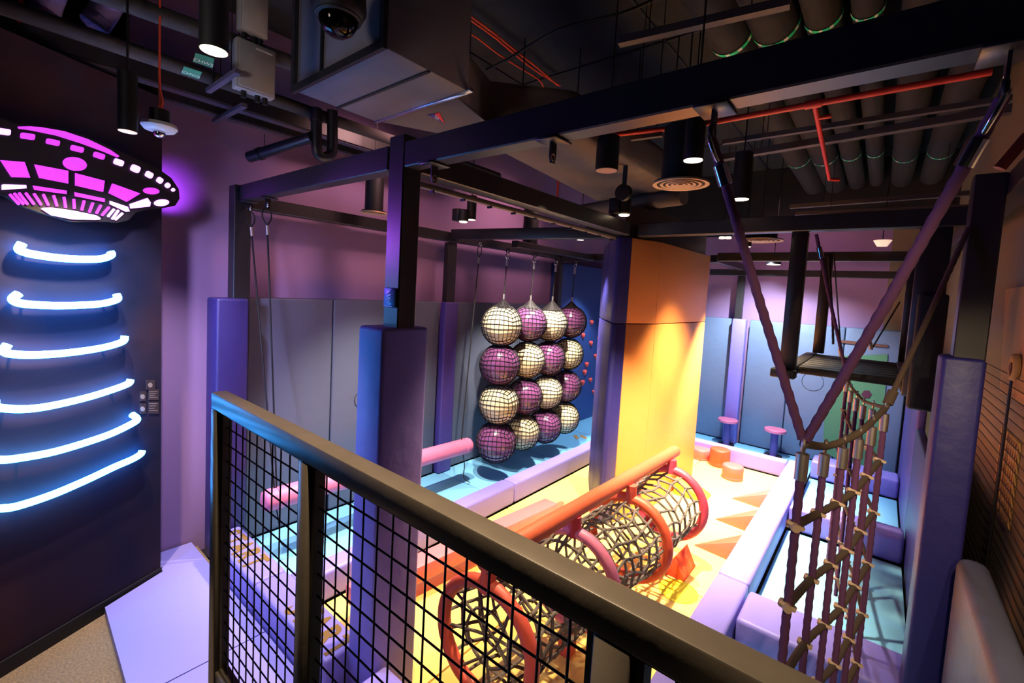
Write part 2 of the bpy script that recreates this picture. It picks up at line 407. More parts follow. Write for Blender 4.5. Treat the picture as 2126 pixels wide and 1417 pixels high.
# small icon plaques beside the arcs
def plaque(x0, y0, x1, y1, label, disc=True):
    t = thing('notice_plaque', label, 'sign', tuple(on_wall((x0+x1)/2, y1, .01)))
    bm = BM(); prism(bm, [on_wall(x0, y0), on_wall(x1, y0), on_wall(x1, y1), on_wall(x0, y1)], UN*.006); obj('board', bm, mat('plaque_dark', (.16, .13, .13), .6), t)
    PW = mat('plaque_print', (.50, .45, .42), .6)
    if disc:
        cx, cy = (x0+x1)/2, (y0+y1)/2+1
        bm = BM(); prism(bm, [on_wall(x, y, .006) for x, y in ell(cx, cy, 9, 10, 0, 16)], UN*.002); obj('printed_disc', bm, PW, t)
    else:
        bm = BM()
        for k in range(4):
            yy = y0+4+k*(y1-y0-6)/4; x2 = x1-2-(k % 3)*3
            prism(bm, [on_wall(x0+2, yy, .006), on_wall(x2, yy-.3, .006), on_wall(x2, yy+1, .006), on_wall(x0+2, yy+1.3, .006)], UN*.001)
        obj('printed_lines', bm, PW, t)
plaque(303, 788, 321, 808, 'small dark round-logo plaque at the top of the plaque cluster')
plaque(290, 812, 302, 832, 'small dark plaque with a pale dot, above another like it')
plaque(308, 808, 329, 830, 'small dark text plaque directly under the round-logo plaque', False)
plaque(290, 837, 302, 858, 'small dark plaque with a pale dot, lowest on the left')
plaque(308, 833, 329, 858, 'small dark text plaque, lowest on the right of the cluster', False)

# ------------------------------------------------------------------ steel frame
def beam(name, lo, hi, label, cat='beam', group=None, m=None):
    return single(name, box(BM(), lo, hi, .006, 1), m or BLACKM, label, cat, group, 30)
beam('steel_beam', (-4.66, 1.60, 3.26), (-2.31, 1.70, 3.40), 'black steel front beam running from the left wall to the padded front post')
beam('steel_beam', (-2.155, 1.60, 3.26), (.70, 1.70, 3.40), 'long black steel front beam the purple climbing ropes hang from')
beam('steel_beam', (-4.68, 1.72, 3.21), (-4.56, 6.90, 3.33), 'black steel beam running along the mauve left wall')
beam('steel_beam', (-2.30, 1.745, 3.26), (-2.18, 4.60, 3.40), 'black steel beam running back from the front post to the orange column')
bm = BM(); prism(bm, [(-4.56, 4.19, 3.24), (-2.31, 4.62, 3.24), (-2.31, 4.74, 3.24), (-4.56, 4.31, 3.24)], (0, 0, .13), .005)
single('steel_beam', bm, BLACKM, 'black steel cross beam over the blue lane in front of the hanging balls', 'beam', None, 30)
beam('steel_beam', (-2.17, 4.76, 3.27), (.46, 4.88, 3.41), 'black steel cross beam from the orange column to the right post')
beam('steel_beam', (-1.96, 7.10, 3.20), (.46, 7.20, 3.32), 'black steel cross beam behind the orange column')
beam('steel_beam', (-2.6, 9.02, 3.10), (.46, 9.12, 3.21), 'black steel beam along the top of the back wall')
beam('steel_beam', (-2.09, 7.21, 3.19), (-1.99, 9.0, 3.30), 'short black steel beam linking the two rearmost cross beams')
beam('steel_beam', (.47, 1.71, 3.28), (.59, 9.1, 3.40), 'black steel beam along the right side above the right lane')
beam('steel_beam', (-3.96, 4.75, 3.18), (-3.86, 6.88, 3.27), 'black steel beam from which the netted balls hang')
beam('steel_beam', (-4.55, 6.9, 3.18), (-2.75, 7.0, 3.30), 'dark steel cross beam behind the hanging balls')
# tan curtain track under the mid beam
t = thing('curtain_track', 'thin tan curtain track fixed under the beam behind the front post', 'track', (-2.33, 3, 3.2))
obj('rail', box(BM(), (-2.345, 1.80, 3.215), (-2.312, 4.55, 3.25), .004, 1), mat('tan_track', (.48, .42, .36), .5), t)
for k in range(10): obj('clip', box(BM(), (-2.35, 1.95+k*.28, 3.20), (-2.31, 1.965+k*.28, 3.215)), BLKPL, t)
def padded_post(lo, hi, ztop, plo, phi, zp, label, m, pm, padname='foam_pad', zb=0.0):
    t = thing('padded_post', label, 'post', ((lo[0]+hi[0])/2, (lo[1]+hi[1])/2, zb))
    obj('steel_post', box(BM(), (*lo, zb), (*hi, ztop), .006, 1), m, t, 30)
    obj(padname, box(BM(), (*plo, zb+.005), (*phi, zp), .022, 3), pm, t, 40)
    return t
P1 = padded_post((-2.305, 1.605), (-2.165, 1.735), 3.45, (-2.40, 1.50), (-2.148, 1.83), 2.345, 'black front post in the centre wrapped to head height in lavender foam', BLACKM, LAV)
padded_post((-4.66, 1.56), (-4.52, 1.70), 3.40, (-4.68, 1.40), (-4.42, 1.66), 2.39, 'black post at the left wall with a violet foam wrap coloured as in shade behind the railing corner', BLACKM, foam('shaded_violet_vinyl', (.17, .13, .36)))  # foam colour darkened for the shade on this post
padded_post((-4.69, 4.20), (-4.60, 4.36), 3.20, (-4.68, 4.16), (-4.56, 4.40), 2.39, 'black wall post with slim purple foam, left of the hanging balls', BLACKM, DPUR)
padded_post((-4.66, 6.86), (-4.56, 6.98), 3.30, (-4.67, 6.84), (-4.52, 7.0), 2.35, 'black corner post behind the hanging balls', BLACKM, DPUR)
padded_post((-2.11, 9.05), (-1.99, 9.14), 3.10, (-2.13, 9.02), (-1.90, 9.16), 2.31, 'black post on the back wall with violet foam behind the first mushroom stool', BLACKM, LAV)
padded_post((.335, 3.66), (.47, 3.80), 3.4, (.285, 3.58), (.468, 3.86), 2.36, 'black right-hand post wrapped in navy foam beside the beige wall', BLACKM, NAVY)
# logo plate on the front post
t = thing('logo_plate', 'small blue metal logo plate on the front post above the foam wrap', 'plate', (-2.235, 1.60, 2.43))
PX0, PX1, PZ0, PZ1 = -2.293, -2.182, 2.46, 2.575
obj('plate', box(BM(), (PX0, 1.594, PZ0), (PX1, 1.604, PZ1), .004, 1), PLATEB, t)
bm = BM(); cxp, czp = (PX0+PX1)/2, (PZ0+PZ1)/2
for k in range(4):
    h = [.014, .022, .022, .014][k]; zc = czp+.028-.0185*k
    prism(bm, [(cxp-h, 1.592, zc-.010), (cxp+h, 1.592, zc+.006), (cxp+h, 1.592, zc+.011), (cxp+h*.4, 1.592, zc+.011), (cxp-h, 1.592, zc-.002)], (0, -.002, 0))
obj('emblem', bm, mat('plate_print', (.85, .88, .95), .5), t)
bm = BM(); box(bm, (PX0+.03, 1.590, PZ1-.012), (PX1-.03, 1.593, PZ1-.007)); box(bm, (PX0+.02, 1.590, PZ0+.006), (PX1-.02, 1.593, PZ0+.010))
obj('printed_lines', bm, MATS['plate_print'], t)

# ------------------------------------------------------------------ wall pads
def pad(name, lo, hi, m, label, group=None, bev=.02, cat='wall pad'):
    return single(name, box(BM(), lo, hi, bev, 3), m, label, cat, group, 40)
for y0, y1, lab in ((1.67, 2.60, 'first grey foam pad on the left wall, beside the corner post'), (2.61, 3.42, 'second grey foam pad on the left wall, behind the centre post'), (3.43, 4.15, 'third grey foam pad on the left wall, left of the slim wall post'), (4.41, 5.2, 'grey foam wall pad just right of the slim wall post'), (5.21, 6.02, 'grey foam wall pad behind the hanging balls'), (6.03, 6.83, 'grey foam wall pad nearest the corner behind the balls')):
    pad('wall_pad', (XL+.002, y0, .0), (-4.66, y1, 2.39), GREYP, lab, 'grey wall pads along the left wall')
pad('climbing_wall', (XL+.002, 7.03, 0), (-4.62, 9.22, 3.16), CLIMB, 'tall blue climbing panel with heart-shaped holds', None, cat='climbing wall')
for x0, x1, lab in ((-4.6, -3.4, 'blue-grey back wall pad hidden mostly by the orange column, leftmost'), (-3.39, -2.15, 'blue-grey back wall pad just right of the orange column'), (-1.87, -1.20, 'blue-grey back wall pad between the two mushroom stools'), (-1.19, -.45, 'blue-grey back wall pad with a drawn circle'), (-.44, .37, 'blue-grey back wall pad behind the green mural')):
    pad('wall_pad', (x0, YB-.21, 0), (x1, YB-.002, 2.30), BACKP, lab, 'blue-grey pads on the back wall')
def ring_mark(c, r, axis, lab):
    single('circle_mark', torus(BM(), c, r, .004, axis, 32, 6), mat('dark_line', (.12, .14, .2), .7), lab, 'wall mark')
ring_mark(on_y(1687, 792, YB-.212), .155, Vector((0, 1, 0)), 'thin dark circle drawn on the back wall pad under the hanging platform')
ring_mark(on_x(752, 828, -4.656), .10, Vector((1, 0, 0)), 'thin dark circle on the left wall pad partly behind the centre post')
# side pads of the right lane
pad('wall_pad', (.385, 4.0, 0), (.46, 6.6, 1.35), NAVY, 'navy foam side pad right of the near blue mats', cat='wall pad')
pad('wall_pad', (.385, 6.61, 0), (.46, 9.1, 1.9), DPUR, 'purple foam side pad at the far right of the right lane', cat='wall pad')
pad('wall_bolster', (.43, 1.9, .1), (.56, 3.5, 1.28), GREYC, 'pale grey cushion standing against the navy right post', None, .05, 'cushion')
pad('wall_bolster', (.58, 1.6, .4), (.68, 2.15, 1.35), DPUR, 'purple foam block at the bottom right beside the beige wall', None, .03, 'cushion')

# mural on the back wall
t = thing('green_mural', 'green cut-out mural with cog shapes on the back wall', 'mural', tuple(on_y(1775, 975, YB-.23)))
MP = [(1719.6, 740), (1719.6, 772.7), (1731, 782.6), (1743.6, 808), (1741, 819), (1725, 826), (1718, 839), (1712.5, 841), (1709, 918), (1714, 940), (1790, 975), (1822, 985), (1839, 800), (1843, 735)]
bm = BM(); prism(bm, [on_y(x, y, YB-.212) for x, y in MP], (0, -.012, 0)); obj('panel', bm, MINT, t)
bm = BM(); prism(bm, [on_y(1799+11*math.cos(a), 818+9*math.sin(a), YB-.225) for a in [PI/3*k for k in range(6)]], (0, -.006, 0)); obj('hexagon', bm, MAROON, t)
bm = BM(); prism(bm, [on_y(x, y, YB-.225) for x, y in ((1733, 926), (1757, 933), (1743, 950))], (0, -.006, 0)); obj('triangle', bm, MAROON, t)
bm = BM(); prism(bm, [on_y(x, y, YB-.225) for x, y in ((1728, 812), (1742, 810), (1738, 822), (1722, 838), (1720, 828))], (0, -.006, 0)); obj('jagged_mark', bm, MAROON, t)
bm = BM(); prism(bm, [on_y(x, y, YB-.212) for x, y in ((1745, 705), (1843, 716), (1843, 721), (1745, 711))], (0, -.02, 0)); obj('ledge', bm, mat('rust_edge', (.4, .25, .2), .7), t)

# wooden machine mural + vent on the right wall
t = thing('machine_board', 'tan printed board with a round wheel high on the beige right wall', 'board', tuple(on_x(2110, 830, XR-.01)))
MB_ = [(2093, 600), (2160, 590), (2150, 850), (2080, 815)]
bm = BM(); prism(bm, [on_x(x, y, XR-.003) for x, y in MB_], (-.012, 0, 0)); obj('board', bm, RUSTY, t)
c = on_x(2106, 762, XR-.034)
obj('wheel', torus(BM(), c, .07, .02, Vector((1, 0, 0)), 24, 8), RUSTY, t); obj('hub', cyl(BM(), c, c-Vector((.02, 0, 0)), .03, 16), mat('hub_brown', (.35, .2, .12), .7), t)
t = thing('wall_vent', 'slatted vent catching light on the beige right wall', 'vent', tuple(on_x(2100, 950, XR-.01)))
a, b = on_x(2084, 884, XR), on_x(2122, 920, XR)
bm = BM(); y0, y1 = sorted((a.y, b.y))
for k in range(9): box(bm, (XR-.015, y0+(y1-y0)*k/9, min(a.z, b.z)-.55), (XR-.001, y0+(y1-y0)*(k+.55)/9, max(a.z, b.z)))
obj('slat', bm, RUSTY, t)

t = thing('shadow_wires', 'thin dark horizontal wires standing for mesh shadow lines on the beige right wall', 'shadow lines', (XR-.03, 4, .2))  # wires added in place of the shadow lines cast by the railing mesh
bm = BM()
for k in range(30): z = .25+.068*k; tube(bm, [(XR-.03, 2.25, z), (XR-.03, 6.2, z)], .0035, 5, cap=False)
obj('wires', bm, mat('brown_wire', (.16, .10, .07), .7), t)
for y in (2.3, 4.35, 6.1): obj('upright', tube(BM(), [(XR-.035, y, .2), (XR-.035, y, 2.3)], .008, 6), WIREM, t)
# hearts
t0 = None
for i, (x, y, s) in enumerate([(758, 461, 1), (812, 468, .9), (768, 535, 1), (809, 575, .9), (848, 550, .6), (833, 642, .9), (787, 685, 1), (777, 725, 1.05), (766, 778, 1.05), (806, 765, .95), (824, 827, .9), (743, 668, .7)]):
    c = on_x(900+x/2.485, 480+y/2.485, -4.623); r = .062*s
    bm = BM(); pts = []
    for k in range(22):
        a = 2*PI*k/22; pts.append((16*math.sin(a)**3/16, (13*math.cos(a)-5*math.cos(2*a)-2*math.cos(3*a)-math.cos(4*a))/16))
    rings = []
    for f, d in ((1, 0), (1, .025), (.7, .045), (.05, .055)):
        rings.append([bm.verts.new(c+Vector((d, -px*r*f, pz*r*f))) for px, pz in pts])
    for A, B in zip(rings, rings[1:]):
        for k in range(22): bm.faces.new((A[k], A[(k+1) % 22], B[(k+1) % 22], B[k]))
    bm.faces.new(rings[0]); bm.faces.new(rings[-1])
    where = ['top left, against the balls', 'top right of the group', 'second row left', 'second row middle', 'smallest, far right', 'right, below the smallest one', 'centre, directly above two close ones', 'middle of the close vertical trio', 'lowest on the left', 'right of the lowest left one', 'lowest of all, beside the orange column', 'just peeking out beside the balls'][i]
    single('heart_hold', bm, HEART, 'red heart-shaped climbing hold, '+where, 'climbing hold', 'heart-shaped holds on the blue panel', 40)

# ------------------------------------------------------------------ floor mats
def fmat(lo, hi, m, label, group, z=0, h=None):
    return single('floor_mat', box(BM(), (lo[0]+.004, lo[1]+.004, -.05), (hi[0]-.004, hi[1]-.004, z), .012, 2), m, label, 'mat', group, 40)
ys = [1.62, 2.9, 4.25, 5.9, 7.4, 9.18]; nm = ['nearest, beside the START bolster', 'under the left half of the pink log', 'under the right end of the pink log', 'under the netted balls', 'beside the heart holds']
nm = ['nearest one, behind the START bolster', 'under the pink hanging log', 'starting under the first netted ball', 'under the last netted balls', 'farthest, at the foot of the heart wall']
for i in range(5): fmat((-4.655, ys[i]), (-3.5, ys[i+1]), BLUE, 'pale blue floor mat of the left lane, '+nm[i], 'pale blue mats of the left lane', .0)
fmat((-3.5, 8.05), (-2.0, 9.18), BLUE, 'pale blue floor mat behind the orange column', 'pale blue mats at the back'); fmat((-2.0, 8.05), (-.67, 9.18), BLUE, 'pale blue floor mat under the mushroom stools', 'pale blue mats at the back')
ys = [1.62, 2.9, 4.12, 5.6, 7.85]; nm = ['nearest one, under the net tunnel mouth', 'under the middle of the net tunnel', 'beside the red wedges near the tunnel end', 'farthest, under the round stepping blocks']
for i in range(4):
    fmat((-3.282, ys[i]), (-2.1, ys[i+1]), YEL, 'left yellow floor mat, '+['nearest one beside the foam beam', 'beside the middle of the foam beam', 'at the foot of the orange column front', 'behind the orange column'][i], 'yellow mats, left row')
    fmat((-2.1, ys[i]), (-.914, ys[i+1]), YEL, 'right yellow floor mat, '+nm[i], 'yellow mats, right row')
for y0, y1, lab in ((1.62, 3.6, 'nearest one at the bottom of the picture'), (4.08, 6.08, 'between the nearest two cross blocks'), (6.46, 8.18, 'between the middle and far cross blocks'), (8.62, 9.18, 'farthest, behind the last cross block')):
    fmat((-.655, y0), (.375, y1), BLUE, 'pale blue floor mat of the right lane, '+lab, 'pale blue mats of the right lane')
def flat(name, poly, z0, z1, m, label, group, cat='mat'):
    bm = BM(); prism(bm, [(x, y, z0) for x, y in poly], (0, 0, z1-z0)); return single(name, bm, m, label, cat, group, 40)
LP = foam('lavender_platform_vinyl', (.56, .54, .82), rough=.42)
flat('platform_mat', [(-4.30, .65), (-3.22, .60), (-3.22, 1.345), (-4.84, 1.345), (-4.84, 1.06), (-4.51, 1.05)], .0, .07, LP, 'lavender platform mat with a pointed corner over the carpet, left of the railing', 'lavender entrance mats')
flat('platform_mat', [(-3.21, .60), (-2.2, .60), (-2.2, 1.345), (-3.21, 1.345)], .0, .07, LP, 'lavender platform mat seen through the railing mesh below the START bolsters', 'lavender entrance mats')
flat('platform_mat', [(-2.19, .60), (-.9, .60), (-.9, 1.345), (-2.19, 1.345)], .0, .07, LP, 'lavender platform mat below the long railing', 'lavender entrance mats')

# ------------------------------------------------------------------ bolsters
def bol(lo, hi, label, m=LAV, group='lavender lane bolsters', bev=.03):
    return single('foam_bolster', box(BM(), lo, hi, bev, 4), m, label, 'bolster', group, 60)
bol((-3.49, 1.63, 0), (-3.285, 4.265, .25), 'lavender bolster between blue and yellow lanes, near piece')
bol((-3.49, 4.275, 0), (-3.285, 8.0, .25), 'lavender bolster between blue and yellow lanes, far piece passing the orange column')
bol((-.915, 1.63, 0), (-.665, 4.135, .27), 'lavender bolster along the right of the yellow lane, near piece')
bol((-.915, 4.145, 0), (-.665, 8.0, .27), 'lavender bolster along the right of the yellow lane, far piece')
bol((-3.27, 7.86, 0), (-.925, 8.03, .25), 'lavender bolster closing the far end of the yellow lane')
def start_bolster(x0, x1, tx0, tx1, label):
    t = thing('start_bolster', label, 'bolster', ((x0+x1)/2, 1.48, 0), 'START bolsters')
    obj('block', box(BM(), (x0, 1.355, 0), (x1, 1.60, .31), .025, 3), LAV, t, 50)
    cu = bpy.data.curves.new('start_text', 'FONT'); cu.body = 'START'; cu.size = .17; cu.extrude = .001
    cu.space_character = 1.15; cu.offset = .004
    tmp = bpy.data.objects.new('tmp', cu); COL.objects.link(tmp)
    me = bpy.data.meshes.new_from_object(tmp.evaluated_get(bpy.context.evaluated_depsgraph_get()))
    bpy.data.objects.remove(tmp)
    xs = [v.co.x for v in me.vertices]; w = max(xs)-min(xs); mn = min(xs); B = base_of(t)
    hs = [v.co.y for v in me.vertices]; hh = max(hs)
    for v in me.vertices:
        v.co = Vector((tx0+(v.co.x-mn)/w*(tx1-tx0), 1.385+v.co.y/hh*.185, .3125+v.co.z))-B
    me.materials.clear(); me.materials.append(GOLD); o = bpy.data.objects.new('printed_word', me); COL.objects.link(o); o.parent = t
start_bolster(-4.40, -3.46, -4.33, -3.66, 'lavender bolster printed START in gold before the blue lane')
start_bolster(-3.45, -2.41, -3.02, -2.40+.0, 'lavender bolster printed START in gold beside the centre post foot')
bol((-2.14, 1.355, 0), (-.92, 1.60, .31), 'lavender bolster before the yellow lane under the railing', LAV)
# foam cross blocks in the right lane
bol((-.65, 3.62, 0), (.375, 4.07, .27), 'thick lavender cross block in the right lane, nearest', LAV, 'cross blocks of the right lane', .035)
bol((-.65, 6.10, 0), (.375, 6.45, .27), 'lavender cross block in the right lane, middle one', LAV, 'cross blocks of the right lane', .035)
bol((-.65, 8.20, 0), (.375, 8.60, .27), 'lavender cross block in the right lane, farthest by the green mural', LAV, 'cross blocks of the right lane', .035)

# footprints
def foot(c, label, m=TAN, ang=0, s=1):
    bm = BM()
    for sx in (-1, 1):
        q = Vector(c)+Vector((math.cos(ang), math.sin(ang), 0))*sx*.07*s
        pts = []
        for k in range(16):
            a = 2*PI*k/16; l = .12*s*math.sin(a); w = .042*s*math.cos(a)*(1+.25*math.sin(a))
            pts.append(q+Vector((math.cos(ang+.15*sx), math.sin(ang+.15*sx), 0))*w+Vector((-math.sin(ang+.15*sx), math.cos(ang+.15*sx), 0))*l)
        prism(bm, pts, (0, 0, .003))
    single('footprint_marker', bm, m, label, 'floor marker')
foot(on_z(1204, 907, .001), 'pair of tan footprints on the blue mat by the heart wall', ang=.9)
foot(on_z(1172, 1052, .001), 'pair of grey footprints on the yellow mat beyond the foam beam', mat('grey_print', (.5, .42, .3), .7), .3, 1.1)

# ------------------------------------------------------------------ orange column
t = thing('wrapped_column', 'big square column wrapped in orange and navy foam in the yellow lane', 'column', (-2.35, 5.8, 0))
A, B_, C_, D_, E_ = (-2.28, 4.55), (-2.20, 4.72), (-2.03, 5.13), (-1.985, 6.88), (-2.80, 5.24)
G_, H_ = (-2.55, 7.1), (-3.02, 5.6)
ZS = 2.30
def sheet(p, q, z0, z1, m, name, th=.05, bev=.012):
    p = Vector((*p, 0)); q = Vector((*q, 0)); d = (q-p).normalized(); n = Vector((d.y, -d.x, 0))
    if n.dot(Vector((-2.45, 5.9, 0))-p) < 0: n = -n
    bm = BM(); prism(bm, [p+Vector((0, 0, z0)), q+Vector((0, 0, z0)), q+n*th+Vector((0, 0, z0)), p+n*th+Vector((0, 0, z0))], (0, 0, z1-z0), bev)
    return obj(name, bm, m, t, 40)
bm = BM(); prism(bm, [(-2.27, 4.66, 0), (-2.07, 5.15, 0), (-2.04, 6.8, 0), (-2.6, 6.95, 0), (-2.9, 5.6, 0), (-2.72, 5.28, 0)], (0, 0, 3.6)); obj('core', bm, BLACKM, t)
mid = ((E_[0]+A[0])/2-.1, (E_[1]+A[1])/2+.13)
for z0, z1 in ((0.005, ZS-.004), (ZS+.004, 3.25)):
    sheet(E_, mid, z0, z1, NAVY, 'navy_panel'); sheet(mid, A, z0, z1, NAVY, 'navy_panel'); sheet(A, B_, z0, z1, NAVY, 'navy_panel')
    sheet(B_, C_, z0, z1, ORG, 'orange_panel'); sheet(C_, D_, z0, z1, ORG, 'orange_panel'); sheet(D_, G_, z0, z1, NAVY, 'navy_panel'); sheet(H_, E_, z0, z1, NAVY, 'navy_panel')

# ------------------------------------------------------------------ foam shapes in the yellow lane
t = thing('balance_beam', 'long pink foam balance beam on two low feet in the yellow lane', 'balance beam', (-2.75, 3.1, 0))
bm = BM(); prism(bm, [(-3.02, 1.85, .13), (-2.83, 1.85, .13), (-2.60, 4.18, .13), (-2.78, 4.18, .13)], (0, 0, .145), .012); obj('beam', bm, foam('blush_vinyl', (.86, .43, .45)), t, 40)
bm = BM(); box(bm, (-2.93, 2.1, 0), (-2.83, 2.3, .13)); obj('foot', bm, CORAL, t)
bm = BM(); box(bm, (-2.74, 3.7, 0), (-2.66, 3.9, .13)); obj('foot', bm, CORAL, t)
def drum(px, py, r, h, m, label):
    c = on_z(px, py, 0)
    bm = lathe(BM(), c, [(r*.98, 0), (r, .01), (r, h*.22), (r*.985, h*.23), (r*1.0, h*.25), (r, h-.02), (r-.006, h-.008), (r-.02, h)], 36)
    single('stepping_drum', bm, m, label, 'foam block', 'round stepping blocks')
drum(1454, 950, .15, .17, SALM, 'salmon round foam block half hidden by the orange column')
drum(1493, 965, .15, .27, RED, 'tall red-orange round foam block, middle of three')
drum(1520, 992, .145, .20, SALM, 'salmon round foam block nearest the camera')
for i, y0 in enumerate([6.46, 5.68, 4.90]):
    bm = BM(); x0, x1 = -1.36, -.93
    V = [bm.verts.new(p) for p in ((x0, y0+.02, .001), (x1, y0-.02, .001), (x1, y0+.30, .001), (x1, y0+.04, .20), (x1, y0+.24, .20))]
    for f in ((0, 1, 3), (0, 3, 4), (0, 4, 2), (0, 2, 1), (1, 2, 4, 3)): bm.faces.new([V[k] for k in f])
    bmesh.ops.recalc_face_normals(bm, faces=bm.faces)
    bmesh.ops.bevel(bm, geom=list(bm.edges), offset=.007, segments=2, profile=.5, affect='EDGES')
    single('ramp_wedge', bm, [SALM, CORAL, CORAL][i], 'coral foam ramp wedge against the right bolster, '+['farthest of three', 'middle of three', 'nearest of three'][i], 'wedge', 'coral ramp wedges', 35)
bm = BM(); prism(bm, [(-1.97, 6.05, .002), (-1.57, 6.05, .002), (-1.57, 6.05, .03), (-1.97, 6.05, .20)], (0, .30, 0), .006)
single('ramp_wedge', bm, foam('olive_yellow_vinyl', (.80, .70, .20)), 'yellow foam ramp at the foot of the orange column', 'wedge', None, 35)
bm = BM(); prism(bm, [(-1.42, 4.20, .002), (-1.20, 4.20, .002), (-1.30, 4.20, .20)], (0, .34, 0), .01)
single('ramp_wedge', bm, RED, 'red foam prism lying beside the net tunnel', 'wedge', None, 35)
bm = BM(); c = on_z(1408, 1226, .002); lathe(bm, c, [(.17, 0), (.17, .002)], 32)
single('floor_spot', bm, mat('lime_print', (.93, .88, .18), .6), 'lime yellow round spot printed on the mat by the net tunnel', 'floor marker')

# mushroom stools
for i, (px, py, x, y) in enumerate([(1507, 919, -2.02, 8.88), (1606, 943, -1.26, 8.88)]):
    t = thing('mushroom_stool', ['pink-topped mushroom stool in front of the violet wall post', 'pink-topped mushroom stool right of the other one'][i], 'stool', (x, y, 0), 'mushroom stools by the back wall')
    z = .42
    obj('foot_plate', lathe(BM(), (x, y, 0), [(.14, 0), (.14, .012)], 28), BLKPL, t)
    obj('stem', cyl(BM(), (x, y, .01), (x, y, z), .058, 20), DPUR, t, 40)
    obj('seat', lathe(BM(), (x, y, z), [(.15, 0), (.168, .008), (.17, .045), (.162, .055)], 32), PINK, t, 40)

# ------------------------------------------------------------------ net tunnel
t = thing('net_tunnel', 'rope net crawl tunnel with padded red hoops under an orange tube', 'tunnel', (-1.55, 3.1, 0))
TA, TB = Vector((-1.525, 4.66, 1.05)), Vector((-1.63, 1.86, 1.05))
ta = (TB-TA).normalized()
prof = [(TA-ta*.0, .03), (TA+ta*.02, .052), (TA+ta*.05, .06)]
bm = BM(); tube(bm, [TA, TA+ta*.015, TA+ta*.04]+[TA.lerp(TB, k/30+.02) for k in range(1, 30)]+[TB], [.035, .052, .06]+[.06*(1+.02*random.uniform(-1, 1)) for _ in range(29)]+[.058], n=20)
obj('top_tube', bm, foam('orange_red_vinyl', (.80, .37, .25)), t, 50)
RC = [Vector((-1.475, 4.42, .60)), Vector((-1.50, 3.55, .58)), Vector((-1.56, 2.75, .58)), Vector((-1.62, 1.90, .57))]
RR = [.33, .335, .335, .335]
HM = [CRIM, foam('orange_coral_vinyl', (.84, .32, .20)), PINK, CORAL]
for i, c in enumerate(RC):
    obj('hoop', torus(BM(), c, RR[i], .042, Vector((-.035, 1, 0)), 56, 14, .03), HM[i], t, 60)
    topz = c.z+RR[i]
    hg = tube(BM(), [c+Vector((0, 0, RR[i]-.03)), Vector((c.x, c.y, 1.03))], [.05, .042], n=14)
    obj('hanger', hg, CRIM if i % 2 == 0 else CORAL, t, 50)
# support posts
for i in (0, 1, 2, 3):
    c = RC[i]; obj('foot', box(BM(), (c.x-.05, c.y-.05, .0), (c.x+.05, c.y+.05, c.z-RR[i]-.02), .01), CORAL, t, 40)
for s in range(3):
    a, b = RC[s], RC[s+1]; n = 16; m = 7; bm = BM(); P = []
    R0, R1 = RR[s]-.02, RR[s+1]-.02
    for j in range(m+1):
        row = []
        tt = j/m
        for k in range(n):
            an = 2*PI*(k+.25*math.sin(j*1.3+s))/n+random.uniform(-.05, .05); R = (R0*(1-tt)+R1*tt)*(1-.07*math.sin(PI*tt)+random.uniform(-.02, .02))
            c = a.lerp(b, min(1, max(0, tt+random.uniform(-.02, .02)*(0 < j < m))))
            row.append(c+Vector((math.cos(an)*R, .035*math.cos(an)*R, math.sin(an)*R)))
        P.append(row)
    r = .0105
    for j in range(m):
        for k in range(n):
            mid_ = (P[j][k]+P[j+1][(k+(j % 2)) % n])/2
            rope(bm, [P[j][k], P[j+1][k]], r, .03, .05, 6)
    for j in range(0, m+1):
        rope(bm, P[j]+[P[j][0]], r, .03, .05, 6)
    for j in range(1, m):
        for k in range(n):
            if random.random() < .55: tube(bm, [P[j][k]-Vector((0, .022, 0)), P[j][k]+Vector((0, .022, 0))], .014, 7)
    obj('rope_net', bm, ROPEK, t, 60)
# front mouth net of the nearest hoop
bm = BM(); c = RC[3]
for k in range(4):
    a = PI*k/4+.2; q = Vector((math.cos(a), 0, math.sin(a)))*.31
    rope(bm, arcpts([c+q, c+Vector((random.uniform(-.05, .05), .03, random.uniform(-.05, .05))), c-q], 5), .009, .03, .05, 6)
for R in (.17,): rope(bm, [c+Vector((math.cos(2*PI*k/14)*R*(1+random.uniform(-.1, .1)), .02, math.sin(2*PI*k/14)*R)) for k in range(15)], .009, .03, .05, 6)
obj('rope_net', bm, ROPEK, t, 60)
bm = BM(); c = Vector((-1.50, 2.25, .86)); box(bm, c-Vector((.02, .06, .012)), c+Vector((.02, .06, .012)), .004); obj('tag', bm, STKR, t)

